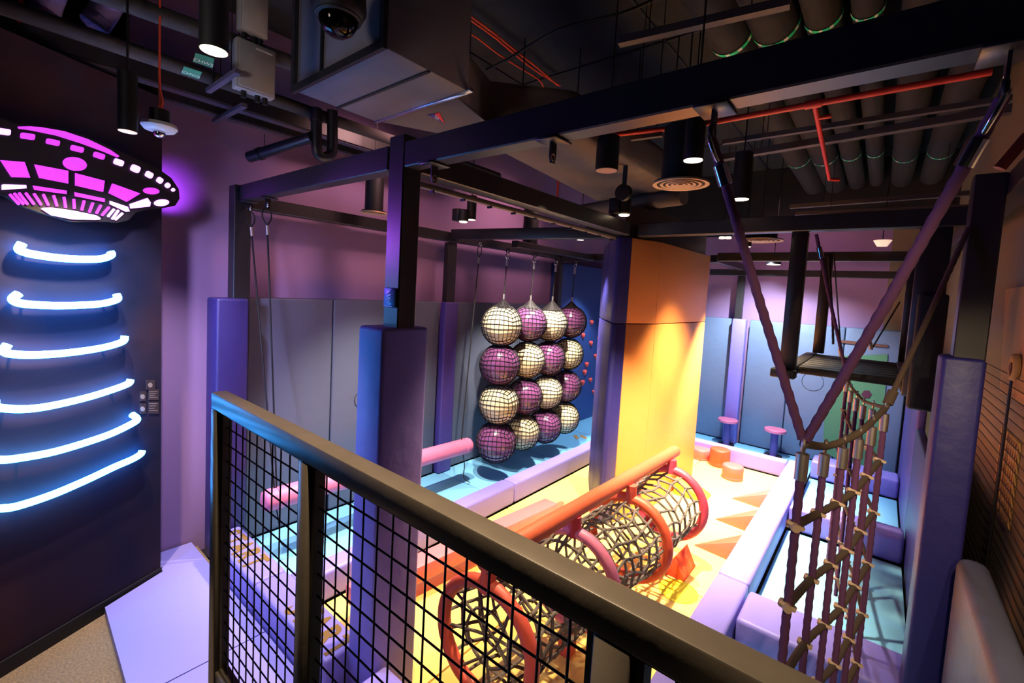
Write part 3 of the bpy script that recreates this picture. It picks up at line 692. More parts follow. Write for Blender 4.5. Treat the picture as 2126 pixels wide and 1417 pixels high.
# ------------------------------------------------------------------ pink hanging log
t = thing('hanging_log', 'long pink padded log hanging by cords low over the blue lane', 'swing log', (-4.1, 3.0, .3))
LA, LB = Vector((-4.12, 1.68, .60)), Vector((-4.10, 4.28, .52))
d = (LB-LA).normalized()
pts = [LA-d*.0, LA+d*.012, LA+d*.04]+[LA.lerp(LB, k/24) for k in range(1, 24)]+[LB-d*.04, LB-d*.012, LB]
obj('log', tube(BM(), pts, [.05, .085, .098]+[.098]*23+[.098, .085, .05], n=24), PINK, t, 60)
for p, q in ((LA+d*.10, (-4.46, 1.655, 3.25)), (LA+d*.12, (-4.06, 1.64, 3.25)), (LB-d*.16, (-4.10, 4.29, 3.22)),):
    q = Vector(q); p = p+Vector((0, 0, .09)); u = (q-p).normalized(); L = (q-p).length
    obj('cord', tube(BM(), [p, q-u*.30], .008, 8), ROPED, t)
    f = cyl(BM(), q-u*.30, q-u*.22, .013, 12); fo = obj('ferrule', f, ALU, t)
    v, w = frame_axes(u)
    pts = [q-u*.22, q-u*.17+v*.032, q-u*.12+v*.036, q-u*.085+v*.02, q-u*.075, q-u*.085-v*.02, q-u*.12-v*.036, q-u*.17-v*.032, q-u*.22]
    obj('thimble_loop', tube(BM(), arcpts(pts, 3), .006, 8), BLKPL, t)
    obj('shackle', torus(BM(), q-u*.05, .022, .007, v, 16, 8), CHROME, t)
for p in (LA+d*.12, LB-d*.12):
    obj('strap', torus(BM(), p, .101, .006, d, 28, 6), PINK, t)
    obj('tail_cord', tube(BM(), arcpts([p-Vector((0, 0, .09)), p+Vector((.02, .02, -.25)), p+Vector((-.01, .05, -.44)), p+Vector((.06, .10, -.50))], 5), .006, 6), ROPED, t)

# ------------------------------------------------------------------ netted balls
def net_sphere(R, n, th):
    bm = BM(); lines = []
    def pt(a, b, f):
        x, y = math.tan(a*PI/4), math.tan(b*PI/4)
        v = [Vector((x, y, 1)), Vector((x, y, -1)), Vector((x, 1, y)), Vector((x, -1, y)), Vector((1, x, y)), Vector((-1, x, y))][f]
        return v.normalized()*R
    V = {}
    def vert(p):
        k = (round(p.x, 4), round(p.y, 4), round(p.z, 4))
        if k not in V: V[k] = bm.verts.new(p)
        return V[k]
    for f in range(6):
        for i in range(n):
            for j in range(n):
                q = [vert(pt(-1+2*(i+di)/n, -1+2*(j+dj)/n, f)) for di, dj in ((0, 0), (1, 0), (1, 1), (0, 1))]
                try: bm.faces.new(q)
                except ValueError: pass
    bmesh.ops.recalc_face_normals(bm, faces=bm.faces)
    bmesh.ops.wireframe(bm, faces=list(bm.faces), thickness=th, use_replace=True, use_boundary=True, use_even_offset=False)
    return bm
BR = .262
def make_ball(m, c):
    t = thing('netted_ball', 'x', 'ball', c)
    bm = BM(); bmesh.ops.create_icosphere(bm, subdivisions=4, radius=BR-.006)
    for v in bm.verts:
        if v.co.z > BR*.8: v.co.z -= (v.co.z-BR*.8)*.25
    bmesh.ops.translate(bm, verts=bm.verts, vec=Vector(c)); o = obj('ball', bm, m, t, 180)
    bm = net_sphere(BR-.001, 7, .011); bmesh.ops.rotate(bm, verts=bm.verts, matrix=Matrix.Rotation(.5, 3, 'Z'))
    bmesh.ops.translate(bm, verts=bm.verts, vec=Vector(c)); obj('net', bm, NETM, t)
    return t
YC = [4.64, 5.24, 5.80, 6.36]; ZR = [2.12, 1.585, 1.05, .515]
protoW = protoP = None
cn = ['first (nearest) column', 'second column', 'third column', 'fourth (farthest) column']; rn = ['top row', 'second row', 'third row', 'bottom row']
for ci in range(4):
    for ri in range(4):
        white = (ci+ri) % 2 == 0; c = (-3.95+random.uniform(-.012, .012), YC[ci]+random.uniform(-.01, .01), ZR[ri]+[-.0, .015, -.01, .02][ci])
        lab = '%s exercise ball in black netting, %s, %s' % ('cream' if white else 'purple', rn[ri], cn[ci])
        proto = protoW if white else protoP
        if proto is None:
            o = make_ball(BALLW if white else BALLP, c)
            if white: protoW = o
            else: protoP = o
            o['label'] = lab; o['group'] = 'netted exercise balls'
        else: o = copy_thing(proto, c, lab, 'netted exercise balls')
        s = [1.06, 1.0, 1.0, .98][ci]; o.scale = (s, s, s*1.03); o.rotation_euler = (0, 0, random.uniform(-.25, .25))
for ci in range(4):
    y = YC[ci]; zt = ZR[0]+BR
    t = thing('ball_suspension_cord', 'dark cord with metal ferrules holding the %s of netted balls' % cn[ci], 'cord', (-3.95, y, zt), 'cords above the netted balls')
    obj('cord', tube(BM(), [(-3.95, y, zt+.10), (-3.93, y, 3.0)], .008, 8), ROPED, t)
    obj('ferrule', cyl(BM(), (-3.95, y, zt+.08), (-3.95, y, zt+.16), .016, 12), ALU, t)
    obj('ferrule', cyl(BM(), (-3.93, y, 2.92), (-3.93, y, 3.0), .016, 12), ALU, t)
    obj('link', torus(BM(), (-3.925, y, 3.05), .035, .008, Vector((1, 0, 0)), 16, 8), CHROME, t)
    obj('shackle', torus(BM(), (-3.92, y, 3.12), .03, .008, Vector((0, 1, 0)), 16, 8), BLKPL, t)
    bm = BM()
    for k in range(10):
        a = 2*PI*k/10; tube(bm, [(-3.95, y, zt+.10), (-3.95+.07*math.cos(a), y+.07*math.sin(a), zt+.03), (-3.95+.17*math.cos(a), y+.17*math.sin(a), zt-.06)], .004, 5)
    obj('net_gather', bm, NETM, t)
    obj('net_cone', lathe(BM(), (-3.95, y, zt-.05), [(.16, 0), (.10, .045), (.05, .09), (.012, .15)], 20), NETM, t, 60)
# thin flat net behind the columns
t = thing('backing_net', 'fine black net joining the columns of hanging balls', 'net', (-3.72, 5.5, .4))
bm = BM(); y0, y1 = 4.9, 6.64
for k in range(36): y = y0+(y1-y0)*k/35; tube(bm, [(-4.0, y, .55), (-4.0, y, 2.15)], .0022, 4, cap=False)
for k in range(34): z = .55+1.6*k/33; tube(bm, [(-4.0, y0, z), (-4.0, y1, z)], .0022, 4, cap=False)
obj('mesh', bm, NETM, t)

# ------------------------------------------------------------------ hanging platform (dark wood/steel box)
t = thing('hanging_platform', 'dark slatted platform hanging on square posts over the right lane', 'platform', (-.2, 5.6, 1.95))
BRK = mat('dark_brown_wood', (.07, .055, .05), .6, bump=.2, bscale=20)
for lo, hi in (((-.70, 4.80, 2.03), (-.575, 4.92, 3.27)), ((-.62, 6.55, 2.05), (-.51, 6.66, 3.25)), ((.17, 4.80, 1.93), (.36, 4.92, 3.27)), ((.17, 6.55, 2.05), (.27, 6.66, 3.25))):
    obj('post', box(BM(), lo, hi, .005, 1), BLACKM, t)
obj('front_rail', box(BM(), (-.76, 4.74, 1.94), (-.56, 4.86, 2.02), .01, 1), BRK, t)
obj('side_rail', box(BM(), (-.70, 4.86, 1.95), (-.58, 6.70, 2.04), .01, 1), BRK, t)
obj('side_rail', box(BM(), (.16, 4.86, 1.95), (.28, 6.70, 2.04), .01, 1), BRK, t)
for k in range(8): y = 5.0+k*.2; obj('slat', box(BM(), (-.57, y, 1.97), (.16, y+.15, 2.04), .006, 1), BRK, t)
obj('end_panel', box(BM(), (.20, 4.62, 1.86), (.37, 4.79, 2.75), .02, 2), BRK, t)
obj('lashing', rope(BM(), arcpts([Vector((-.55, 6.45, 3.2)), Vector((-.5, 6.4, 2.9)), Vector((-.44, 6.3, 2.5)), Vector((-.40, 6.2, 2.2))], 4), .012), ROPED, t)
for p, q in (((-.46, 5.9, 3.2), (-.30, 5.9, 2.1)), ((.12, 5.9, 2.7), (-.06, 5.9, 2.2))):
    obj('chain', tube(BM(), [p, q], .008, 6), ROPED, t); obj('ferrule', cyl(BM(), q, Vector(q)+Vector((-.02, 0, .08)), .018, 10), ALU, t)

# ------------------------------------------------------------------ rope climbing net (right foreground)
t = thing('climbing_rope_net', 'tall purple rope net with brown rung ropes hanging at the right', 'rope net', (-.1, 3.0, .3))
AB = [at_w(1669, 921, 1.60), at_w(1714, 926, 1.95), at_w(1753, 914, 2.1), at_w(1786, 896, 2.2), at_w(1813, 872, 2.35), at_w(1839, 846, 2.5)]
CB = [at_w(1759, 782, 4.0), at_w(1768, 803, 3.9), at_w(1780, 818, 3.5), at_w(1794, 832, 3.26), at_w(1813, 839, 3.0)]
DZ = .298
ZT = 2.03
def mk_net(P, r, nrow):
    for i, p in enumerate(P):
        zb = .32
        o = obj('vertical_rope', rope(BM(), [p-Vector((0, 0, .06)), Vector((p.x, p.y, zb))], r, .014, .05, 8), ROPEP, t, 60)
        f = BM(); cyl(f, p-Vector((0, 0, .035)), p-Vector((0, 0, .13)), r*1.4, 14); torus(f, p, r*1.7, r*.5, Vector((1, 0, 0)), 14, 6)
        obj('ferrule', f, ALU, o)
        for k in range(1, nrow+1):
            q = Vector((p.x, p.y, p.z-DZ*k))
            if q.z < .4: break
            f = BM()
            tube(f, [q+Vector((-r*1.6, -r*1.6, r*.9)), q+Vector((r*1.6, -r*1.2, 0)), q+Vector((r*1.4, r*1.6, -r*.9))], r*.55, 7)
            tube(f, [q+Vector((-r*1.3, -r*1.0, 0)), q+Vector((-r*1.3, r*1.0, 0))], r*.8, 8)
            obj('clamp', f, CLAMP, o)
mk_net(AB, .0145, 6); mk_net(CB, .0135, 6)
for k in range(0, 6):
    sag = .0
    def lv(P): return [Vector((p.x, p.y, p.z-DZ*k)) for p in P]
    obj('rung_rope', rope(BM(), arcpts(lv(AB), 8), .0155, .014, .045, 8), ROPEB, t, 60)
    obj('rung_rope', rope(BM(), arcpts(lv(CB)+lv([AB[-1]]), 8), .0115, .014, .045, 8), ROPEB, t, 60)
    if k:
        p = lv(AB)[0]; obj('end_stop', lathe(BM(), p-Vector((0, .02, 0)), [(.014, -.012), (.016, 0), (.014, .014)], 20, Vector((.5, -.86, 0)).normalized()), CLAMP, t, 40)
A0 = AB[0]
BL = Vector((-.503, 1.64, 3.155)); BRt = Vector((.185, 1.66, 3.145))
for q in (BL, BRt):
    u = (q-A0).normalized()
    obj('support_rope', rope(BM(), [A0+u*.02, A0.lerp(q, .5)-Vector((0, 0, .012)), q], .0155, .012, .05, 9), ROPEP, t, 60)
    obj('swage', cyl(BM(), q-u*.165, q-u*.095, .023, 16), CHROME, t, 40)
    v, w = frame_axes(u)
    obj('thimble', tube(BM(), arcpts([q-u*.095, q-u*.055+v*.022, q-u*.01+v*.028, q+u*.02, q-u*.01-v*.028, q-u*.055-v*.022, q-u*.095], 3), .008, 8), CHROME, t)
    obj('shackle', torus(BM(), q+Vector((0, 0, .02)), .022, .008, Vector((1, 0, 0)), 18, 8), BLKPL, t)
# brown stay rope to the right post and thin rope up to the cross beam
Bp = AB[-1]; q = on_y(2085, 470, 3.66); q = Vector((.335, 3.65, 3.10))
obj('stay_rope', rope(BM(), [Bp, Bp.lerp(q, .5)-Vector((0, 0, .015)), q], .014, .014, .05, 8), ROPEB, t, 60)
obj('stay_knot', tube(BM(), [Bp.lerp(q, .02), Bp.lerp(q, .09)], .024, 12), ROPEB, t)
Cp = CB[0]; q = Vector((-.52, 4.86, 3.25)); u = (q-Cp).normalized()
obj('stay_rope', rope(BM(), [Cp, Cp.lerp(q, .5)-Vector((0, 0, .02)), q], .014, .014, .05, 8), ROPEP, t, 60)
obj('swage', cyl(BM(), q-u*.22, q-u*.12, .022, 14), CHROME, t, 40)
q = at_w(1757, 930, 3.2)
# beam brackets
def bracket(x, y, z, label, w=.11, lug=.10):
    t = thing('beam_bracket', label, 'bracket', (x, y, z))
    obj('plate', box(BM(), (x-w/2, y-.065, z-.012), (x+w/2, y+.065, z-.001), .002, 1), BLACKM, t)
    bm = BM(); pts = [(x, y-.022, z-.012), (x, y+.022, z-.012), (x, y+.022, z-lug*.7), (x, y+.012, z-lug), (x, y-.012, z-lug), (x, y-.022, z-lug*.7)]
    prism(bm, [Vector(p)-Vector((.004, 0, 0)) for p in pts], (.008, 0, 0)); obj('lug', bm, BLACKM, t)
    obj('ring', torus(BM(), (x, y, z-lug*.75), .014, .005, Vector((1, 0, 0)), 14, 6), CHROME, t)
for x, y, lab in ((-.503, 1.65, 'black hanging plate holding the left purple climbing rope'), (.185, 1.65, 'black hanging plate holding the right purple climbing rope'), (-1.17, 1.65, 'empty black hanging lug on the long front beam'), (-1.95, 1.65, 'black hanging plate on the front beam just right of the centre post'), (-4.46, 1.65, 'black hanging plate over the log cord nearest the left wall'), (-4.06, 1.65, 'black hanging plate over the log cord farther from the left wall')):
    bracket(x, y, 3.26, lab)
# hanging tackle in the middle distance
t = thing('pulley_block', 'black pulley block hanging over the yellow lane beside a square lamp', 'pulley', (-1.6, 3.7, 2.9))
pt = on_y(1295, 400, 3.9)
obj('strap', box(BM(), (pt.x-.02, pt.y-.006, pt.z+.04), (pt.x+.02, pt.y+.006, pt.z+.42)), BLKPL, t)
obj('sheave', lathe(BM(), pt-Vector((0, .03, 0)), [(.03, -.01), (.075, 0), (.06, .02), (.06, .03), (.075, .05), (.03, .06)], 24, Vector((0, 1, 0))), BLKPL, t, 40)

# ------------------------------------------------------------------ railing
t = thing('railing', 'black steel railing with square wire mesh across the foreground', 'railing', (-.8, .6, 1.0))
RX0, RX1 = -1.905, .65
obj('top_rail', box(BM(), (RX0, .588, 2.10), (RX1, .640, 2.16), .004, 2), RAILM, t, 30)
for x0, x1 in ((RX0, RX0+.062), (-1.215, -1.163), (-.292, -.232), (.56, .62)):
    obj('post', box(BM(), (x0, .588, 1.0), (x1, .640, 2.10), .003, 1), RAILM, t)
obj('bottom_rail', box(BM(), (RX0+.06, .592, 1.04), (RX1, .636, 1.09), .003, 1), RAILM, t)
for x0, x1 in ((RX0+.062, -1.215), (-1.163, -.292), (-.232, .56)):
    fr = BM()
    box(fr, (x0+.001, .602, 1.09), (x0+.016, .632, 2.099)); box(fr, (x1-.016, .602, 1.09), (x1-.001, .632, 2.099))
    box(fr, (x0+.016, .602, 2.088), (x1-.016, .632, 2.099)); box(fr, (x0+.016, .602, 1.09), (x1-.016, .632, 1.104))
    po = obj('panel_frame', fr, RAILM, t)
    bm = BM(); n = int((x1-x0)/.0585)
    for k in range(1, n+1):
        x = x0+k*.0585
        if x < x1-.02: tube(bm, [(x, .612, 1.1), (x, .612, 2.09)], .0026, 6, cap=False)
    for k in range(1, 17):
        z = 2.10-.0625*k
        tube(bm, [(x0+.01, .6165, z), (x1-.01, .6165, z)], .0026, 6, cap=False)
    obj('wire_mesh', bm, WIREM, po)

# ------------------------------------------------------------------ ceiling services
# big rectangular duct
t = thing('supply_duct', 'large square metal duct end hanging above the front beam', 'duct', (-2.6, 1.6, 3.8))
obj('casing', box(BM(), (-3.05, 1.40, 3.80), (-2.08, 2.00, 4.55), .004, 1), STEEL, t)
fr = BM(); box(fr, (-3.07, 1.375, 3.785), (-2.06, 1.40, 3.83)); box(fr, (-3.07, 1.375, 4.5), (-2.06, 1.40, 4.57)); box(fr, (-3.07, 1.375, 3.83), (-3.03, 1.40, 4.5)); box(fr, (-2.1, 1.375, 3.83), (-2.06, 1.40, 4.5))
obj('flange', fr, BLACKM, t)
bm = BM(); box(bm, (-2.72, 1.385, 3.83), (-2.70, 1.40, 4.5)); box(bm, (-3.05, 1.68, 3.792), (-2.08, 1.70, 3.80)); obj('seam', bm, BLKPL, t)
obj('foil_joint', box(BM(), (-3.06, 1.985, 3.79), (-2.05, 2.015, 3.815), .004, 1), mat('foil_tape', (.75, .8, .95), .2, metal=.9), t)
bm = BM(); prism(bm, [on_z(x, y, 3.80) for x, y in ((760, 255), (962, 190), (1000, 262), (1190, 268), (1300, 330), (1430, 402), (1345, 452), (1278, 441), (1052, 312), (940, 277))], (0, 0, .30), .06)
obj('insulated_run', bm, INSUL, t, 60)
o = thing('duct_sticker', 'red and blue triangular sticker on the duct underside', 'sticker', tuple(on_z(915, 245, 3.79)))
bm = BM(); prism(bm, [on_z(x, y, 3.797) for x, y in ((902, 236), (912, 233), (923, 256))], (0, 0, -.003)); obj('red_half', bm, STKR, o)
bm = BM(); prism(bm, [on_z(x, y, 3.797) for x, y in ((888, 238), (902, 236), (923, 256))], (0, 0, -.003)); obj('blue_half', bm, STKB, o)
def flatword(txt, p0, p1, h, m, parent, name='printed_word'):
    """text strip lying between points p0 and p1, height vector h"""
    cu = bpy.data.curves.new('word', 'FONT'); cu.body = txt; cu.size = 1; cu.offset = .01
    tmp = bpy.data.objects.new('tmp', cu); COL.objects.link(tmp)
    me = bpy.data.meshes.new_from_object(tmp.evaluated_get(bpy.context.evaluated_depsgraph_get())); bpy.data.objects.remove(tmp)
    xs = [v.co.x for v in me.vertices]; ysx = [v.co.y for v in me.vertices]; mn, mx, hh = min(xs), max(xs), max(ysx); B = base_of(parent)
    for v in me.vertices: v.co = p0+(p1-p0)*((v.co.x-mn)/(mx-mn))+h*(v.co.y/hh)-B
    me.materials.clear(); me.materials.append(m); q = bpy.data.objects.new(name, me); COL.objects.link(q); q.parent = parent
flatword('SLA', on_z(902, 244, 3.792), on_z(910, 250, 3.792), on_z(905, 238, 3.792)-on_z(902, 244, 3.792), WHITEPL, o)
single('round_branch_duct', tube(BM(), [on_z(1180, 442, 3.72), on_z(1420, 408, 3.72)], .09, 16), INSUL, 'lit round branch duct crossing behind the insulated duct', 'duct')
# large round ducts
for i, (x, y1, r, lab) in enumerate([(-1.07, 3.72, .145, 'first from the left'), (-.775, 3.74, .15, 'second from the left'), (-.495, 3.80, .11, 'third from the left'), (-.25, 3.85, .09, 'fourth and thinnest'), (.05, 3.9, .13, 'fifth'), (.38, 3.9, .13, 'rightmost')]):
    zc = 4.62
    t = thing('round_duct', 'large round ceiling duct running front to back, '+lab, 'duct', (x, 5, zc-r), 'round ceiling ducts')
    obj('casing', cyl(BM(), (x, 2.0, zc), (x, 9.1, zc), r, 32), DUCTR, t, 60)
    for yy in (y1, y1+3.5) if i < 4 else (7.6,):
        b = BM(); mi = []
        for k in range(33):
            for q in range(2):
                a0, a1 = 2*PI*(k+q/2)/33, 2*PI*(k+(q+1)/2)/33
                vs = [b.verts.new((x+(r+.006)*math.cos(a), yy+dy, zc+(r+.006)*math.sin(a))) for a, dy in ((a0, 0), (a1, 0), (a1, .036), (a0, .036))]
                b.faces.new(vs); mi.append(0 if k % 3 else 1)
        bmesh.ops.remove_doubles(b, verts=b.verts, dist=.0005)
        o = obj('striped_tape', b, GTAPE, t); o.data.materials.append(WTAPE)
        for p_, m_ in zip(o.data.polygons, mi): p_.material_index = m_
# sprinkler pipes
t = thing('sprinkler_pipe', 'red sprinkler pipe crossing under the round ducts with a branch', 'pipe', (-.3, 3.5, 3.9))
a, b = on_z(1440, 254, 3.9), on_z(2055, 160, 3.9)
a.y = b.y = 3.5
obj('main_pipe', tube(BM(), [a, b], .020, 12), REDP, t, 60)
m0 = on_z(1690, 213, 3.9); m0.y = 3.5; m1 = on_z(1722, 372, 3.9)
obj('branch_pipe', tube(BM(), [m0, m1], .016, 10), REDP, t, 60); obj('elbow_pipe', tube(BM(), [m1, on_z(1742, 373, 3.9)], .016, 10), REDP, t, 60)
obj('nozzle_pipe', tube(BM(), [on_z(1694, 245, 3.9), on_z(1726, 241, 3.9)], .014, 10), REDP, t, 60)
obj('coupling', cyl(BM(), m0-Vector((.05, 0, 0)), m0+Vector((.04, 0, 0)), .027, 14), REDP, t, 60)
single('drop_pipe', tube(BM(), [on_y(1160, 358, 4.6)+Vector((0, 0, 1.6)), on_y(1156, 425, 4.6)], .014, 8), REDP, 'thin orange-red vertical drop pipe above the ball cross beam', 'pipe')
single('drop_pipe', tube(BM(), [on_y(1257, 400, 6.0)+Vector((0, 0, .9)), on_y(1252, 470, 6.0)], .014, 8), REDP, 'thin red vertical drop pipe left of the orange column top', 'pipe')
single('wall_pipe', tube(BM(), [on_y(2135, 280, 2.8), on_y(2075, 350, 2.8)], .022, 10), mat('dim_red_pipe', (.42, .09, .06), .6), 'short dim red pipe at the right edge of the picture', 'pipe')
single('back_red_pipe', tube(BM(), [on_z(1235, 284, 3.95), on_z(1380, 268, 3.95)], .018, 10), REDP, 'red pipe glimpsed behind the long front beam', 'pipe')
# orange cables on the slab
for i, L in enumerate([[(870, -10), (940, 18), (1020, 72), (1060, 105), (1110, 145), (1163, 178)], [(895, -12), (943, 10), (1022, 66), (1064, 100), (1115, 140), (1158, 177)], [(905, -8), (945, 50), (990, 78), (1026, 106), (1062, 130), (1118, 165), (1130, 186)]]):
    single('ceiling_cable', tube(BM(), arcpts([on_z(x, y, 4.9) for x, y in L], 4), .010 if i < 2 else .008, 7), ORGC, 'orange cable strung across the dark ceiling, '+['upper of the close pair', 'lower of the close pair', 'single thin one nearest the duct'][i], 'cable', 'orange ceiling cables')
single('ceiling_conduit', tube(BM(), arcpts([on_z(x, y, 4.88) for x, y in ((1010, 145), (1060, 120), (1160, 62), (1290, 28), (1400, -20))], 4), .014, 8), BLKPL, 'dark conduit crossing the ceiling above the orange cables', 'conduit')
# slab seams
bm = BM()
for y in (2.6, 4.2, 5.8, 7.4): box(bm, (-4.5, y, 4.985), (.7, y+.03, 5.0))
for x in (-3.5, -1.8): box(bm, (x, 1.0, 4.985), (x+.03, 9.2, 5.0))
o = obj('trim_1', bm, BLKPL); o['kind'] = 'structure'
# threaded rods
for i, (x, y) in enumerate([(978, 55), (1090, 90), (1205, 110), (1410, 80), (1455, 60), (1330, 110)]):
    p = on_z(x, y, 4.95); single('threaded_rod', cyl(BM(), p+Vector((0, 0, .06)), p-Vector((0, 0, .9)), .006, 6), BLKPL, 'thin dark threaded rod hanging from the ceiling, %s' % ['beside the duct', 'between duct and orange cables', 'right of the orange cables', 'left of the first round duct', 'close to the steel channel', 'over the steel channel end'][i], 'rod', 'threaded rods')
# channels
def channel(p, q, h, w, label, m=None, cat='channel'):
    p = Vector(p); q = Vector(q); d = (q-p).normalized(); s = Vector((0, 0, 1)).cross(d).normalized()*w/2; up_ = Vector((0, 0, h))
    t = thing('steel_channel', label, cat, tuple((p+q)/2))
    bm = BM(); prism(bm, [p-s, q-s, q+s, p+s], up_); obj('channel', bm, m or BLACKM, t, 30)
    for f in (.2, .8):
        c = p.lerp(q, f); obj('hanger_rod', cyl(BM(), c+up_*.5, Vector((c.x, c.y, ZC)), .004, 6), BLKPL, t)
    return t
CH = mat('dull_steel', (.34, .31, .30), .6, metal=.3)
channel(on_z(1285, 95, 4.3), on_z(1640, 15, 4.3), .05, .06, 'slotted steel channel under the first round ducts', CH)
channel(on_z(1490, 335, 4.1), on_z(2100, 235, 4.1), .06, .08, 'dark steel channel across the middle of the round ducts', CH)
channel(on_z(1500, 300, 4.1), on_z(2100, 210, 4.1), .04, .05, 'thinner steel channel nearest the red sprinkler pipe', CH)
channel(on_z(1640, 433, 3.9), on_z(2060, 402, 3.9), .05, .07, 'far steel channel above the hanging platform', CH)
channel(on_z(1650, 447, 3.75), on_z(2080, 430, 3.75), .04, .07, 'lowest steel channel above the hanging platform', CH)
channel(on_z(1310, 292, 3.9), on_z(1375, 283, 3.9), .03, .04, 'short steel channel left of the ring diffuser', CH)
# cable ladders along the left wall
TR = mat('violet_grey_painted_steel', (.30, .27, .33), .6)
def tray(x, z, w, y0, y1, label):
    t = thing('cable_tray', label, 'cable tray', (x, (y0+y1)/2, z))
    obj('base', box(BM(), (x-w/2, y0, z), (x+w/2, y1, z+.012)), TR, t); bm = BM(); box(bm, (x-w/2-.02, y0, z+.012), (x-w/2, y1, z+.13)); box(bm, (x+w/2, y0, z+.012), (x+w/2+.02, y1, z+.13)); obj('side', bm, BLACKM, t)
tray(-4.42, 4.0, .09, -.6, 4.6, 'long dark cable tray nearer the room above the flying saucer wall')
tray(-4.64, 3.97, .07, -.6, 4.6, 'long dark cable tray tight to the mauve wall')
DINS = mat('dark_lagging', (.21, .19, .19), .9, bump=.4, bscale=12)
single('insulated_pipe', tube(BM(), [(-4.05, -.5, 4.06), (-3.98, 1.6, 4.04), (-3.95, 4.4, 4.04)], .05, 14), DINS, 'grey insulated pipe running above the cable trays', 'pipe')
single('insulated_pipe', tube(BM(), [(-3.85, -.2, 4.22), (-3.62, 1.6, 4.22), (-3.6, 4.0, 4.22)], .055, 14), DINS, 'second grey insulated pipe nearer the junction boxes', 'pipe')
# violet hoses at top left
DINS = mat('dark_lagging', (.21, .19, .19), .9, bump=.4, bscale=12)
VH = mat('violet_lagged_hose', (.42, .36, .55), .85, bump=.5, bscale=40)
for i, L in enumerate([[(88, 45), (95, 20), (110, -25)], [(195, 52), (215, 25), (245, -25)]]):
    p = [on_z(x, y, 4.15+k*.10) for k, (x, y) in enumerate(L)]
    single('lagged_hose', tube(BM(), arcpts(p, 4), .075, 16), VH, ['violet lagged hose at the top left edge', 'violet lagged hose right of the other one'][i], 'hose')
t = thing('cable_strut', 'pale strut with a coiled cable at the far top left', 'strut', tuple(on_z(30, 110, 4.0)))
obj('strut', tube(BM(), [on_z(20, 60, 4.05), on_z(42, 118, 4.0)], .03, 8), TR, t); obj('cable', tube(BM(), arcpts([on_z(44, -20, 4.3), on_z(43, 15, 4.2), on_z(38, 45, 4.1)], 4), .012, 6), ORGC, t)
# stickers on the pipe
for i, (q, lab) in enumerate([(((406, 110), (445, 122), (441, 142), (400, 128)), 'green and white label sticker on the insulated pipe, upper one'), (((382, 138), (419, 150), (413, 165), (376, 152)), 'green and white label sticker on the insulated pipe, lower one')]):
    t = thing('pipe_label', lab, 'sticker', tuple(on_z(*q[0], 3.93)))
    P = [on_z(x, y, 3.95) for x, y in q]; bm = BM(); prism(bm, P, (0, 0, .003)); obj('label_sheet', bm, STKG, t)
    flatword('CHWS', P[0].lerp(P[3], .8)+Vector((0, 0, -.002)), P[1].lerp(P[2], .8)+Vector((0, 0, -.002)), (P[0]-P[3])*.3, WTAPE, t)
# junction boxes on a strut
def jbox(q, label):
    # q: px of bottom-left, bottom-right, top-right, top-left of the front face
    X = -3.55
    P = [on_x(x, y, X) for x, y in q]
    y0 = (P[0].y+P[3].y)/2; y1 = (P[1].y+P[2].y)/2; z0 = (P[0].z+P[1].z)/2; z1 = (P[2].z+P[3].z)/2
    t = thing('junction_box', label, 'electrical box', (X, (y0+y1)/2, z0))
    obj('case', box(BM(), (X-.09, y0, z0), (X, y1, z1), .012, 2), GREYPL, t, 40)
    obj('lid', box(BM(), (X+.001, y0+.012, z0+.012), (X+.010, y1-.012, z1-.012), .004, 1), GREYPL, t)
    bm = BM(); box(bm, (X+.010, y0+(y1-y0)*.45, z1-.045), (X+.012, y1-.03, z1-.035)); obj('printed_mark', bm, mat('pale_print', (.7, .7, .7), .6), t)
    for f in (.25, .6, .8):
        y = y0+(y1-y0)*f; obj('cable_gland', cyl(BM(), (X-.05, y, z0-.045), (X-.05, y, z0+.002), .018, 12), BLKPL, t)
jbox(((490, 180), (573, 205), (573, 105), (492, 75)), 'grey junction box with cable glands, lower of the two')
jbox(((498, 58), (558, 82), (558, -15), (500, -30)), 'grey junction box cut by the top edge of the picture')
channel(on_z(432, 193, 3.95), on_z(494, 152, 3.95), .03, .035, 'short dark strut left of the lower junction box', TR, 'strut')
channel(on_z(445, 256, 3.93), on_z(508, 222, 3.93), .03, .04, 'slotted strut under the lower junction box', TR, 'strut')
# black drain pipe with trap
DP = mat('black_drain_pipe', (.10, .09, .13), .4)
t = thing('drain_pipe', 'black drain pipe with hanger running toward a U-shaped trap on the mauve wall', 'pipe', (-4.3, 2.0, 3.6))
a = on_x(518, 326, -4.55); b = on_x(648, 285, -3.9); 
obj('pipe', tube(BM(), [a, a.lerp(b, .1), b], .048, 16), DP, t, 60); obj('hanger', cyl(BM(), on_x(549, 318, -4.4), on_x(549, 278, -4.4), .004, 6), BLKPL, t); obj('collar', cyl(BM(), a.lerp(b, .16), a.lerp(b, .2), .056, 16), DP, t, 60)
X = -3.9; P = [on_x(657, 225, X), on_x(657, 300, X), on_x(662, 322, X), on_x(676, 326, X), on_x(688, 318, X), on_x(690, 300, X), on_x(690, 230, X)]
o = thing('pipe_trap', 'black U-shaped pipe trap hanging below the big duct', 'pipe', tuple(P[3]))
obj('trap', tube(BM(), arcpts(P, 4), .045, 14), DP, o, 60); obj('union', cyl(BM(), P[0].lerp(P[1], .3), P[0].lerp(P[1], .36), .056, 14), DP, o, 60)
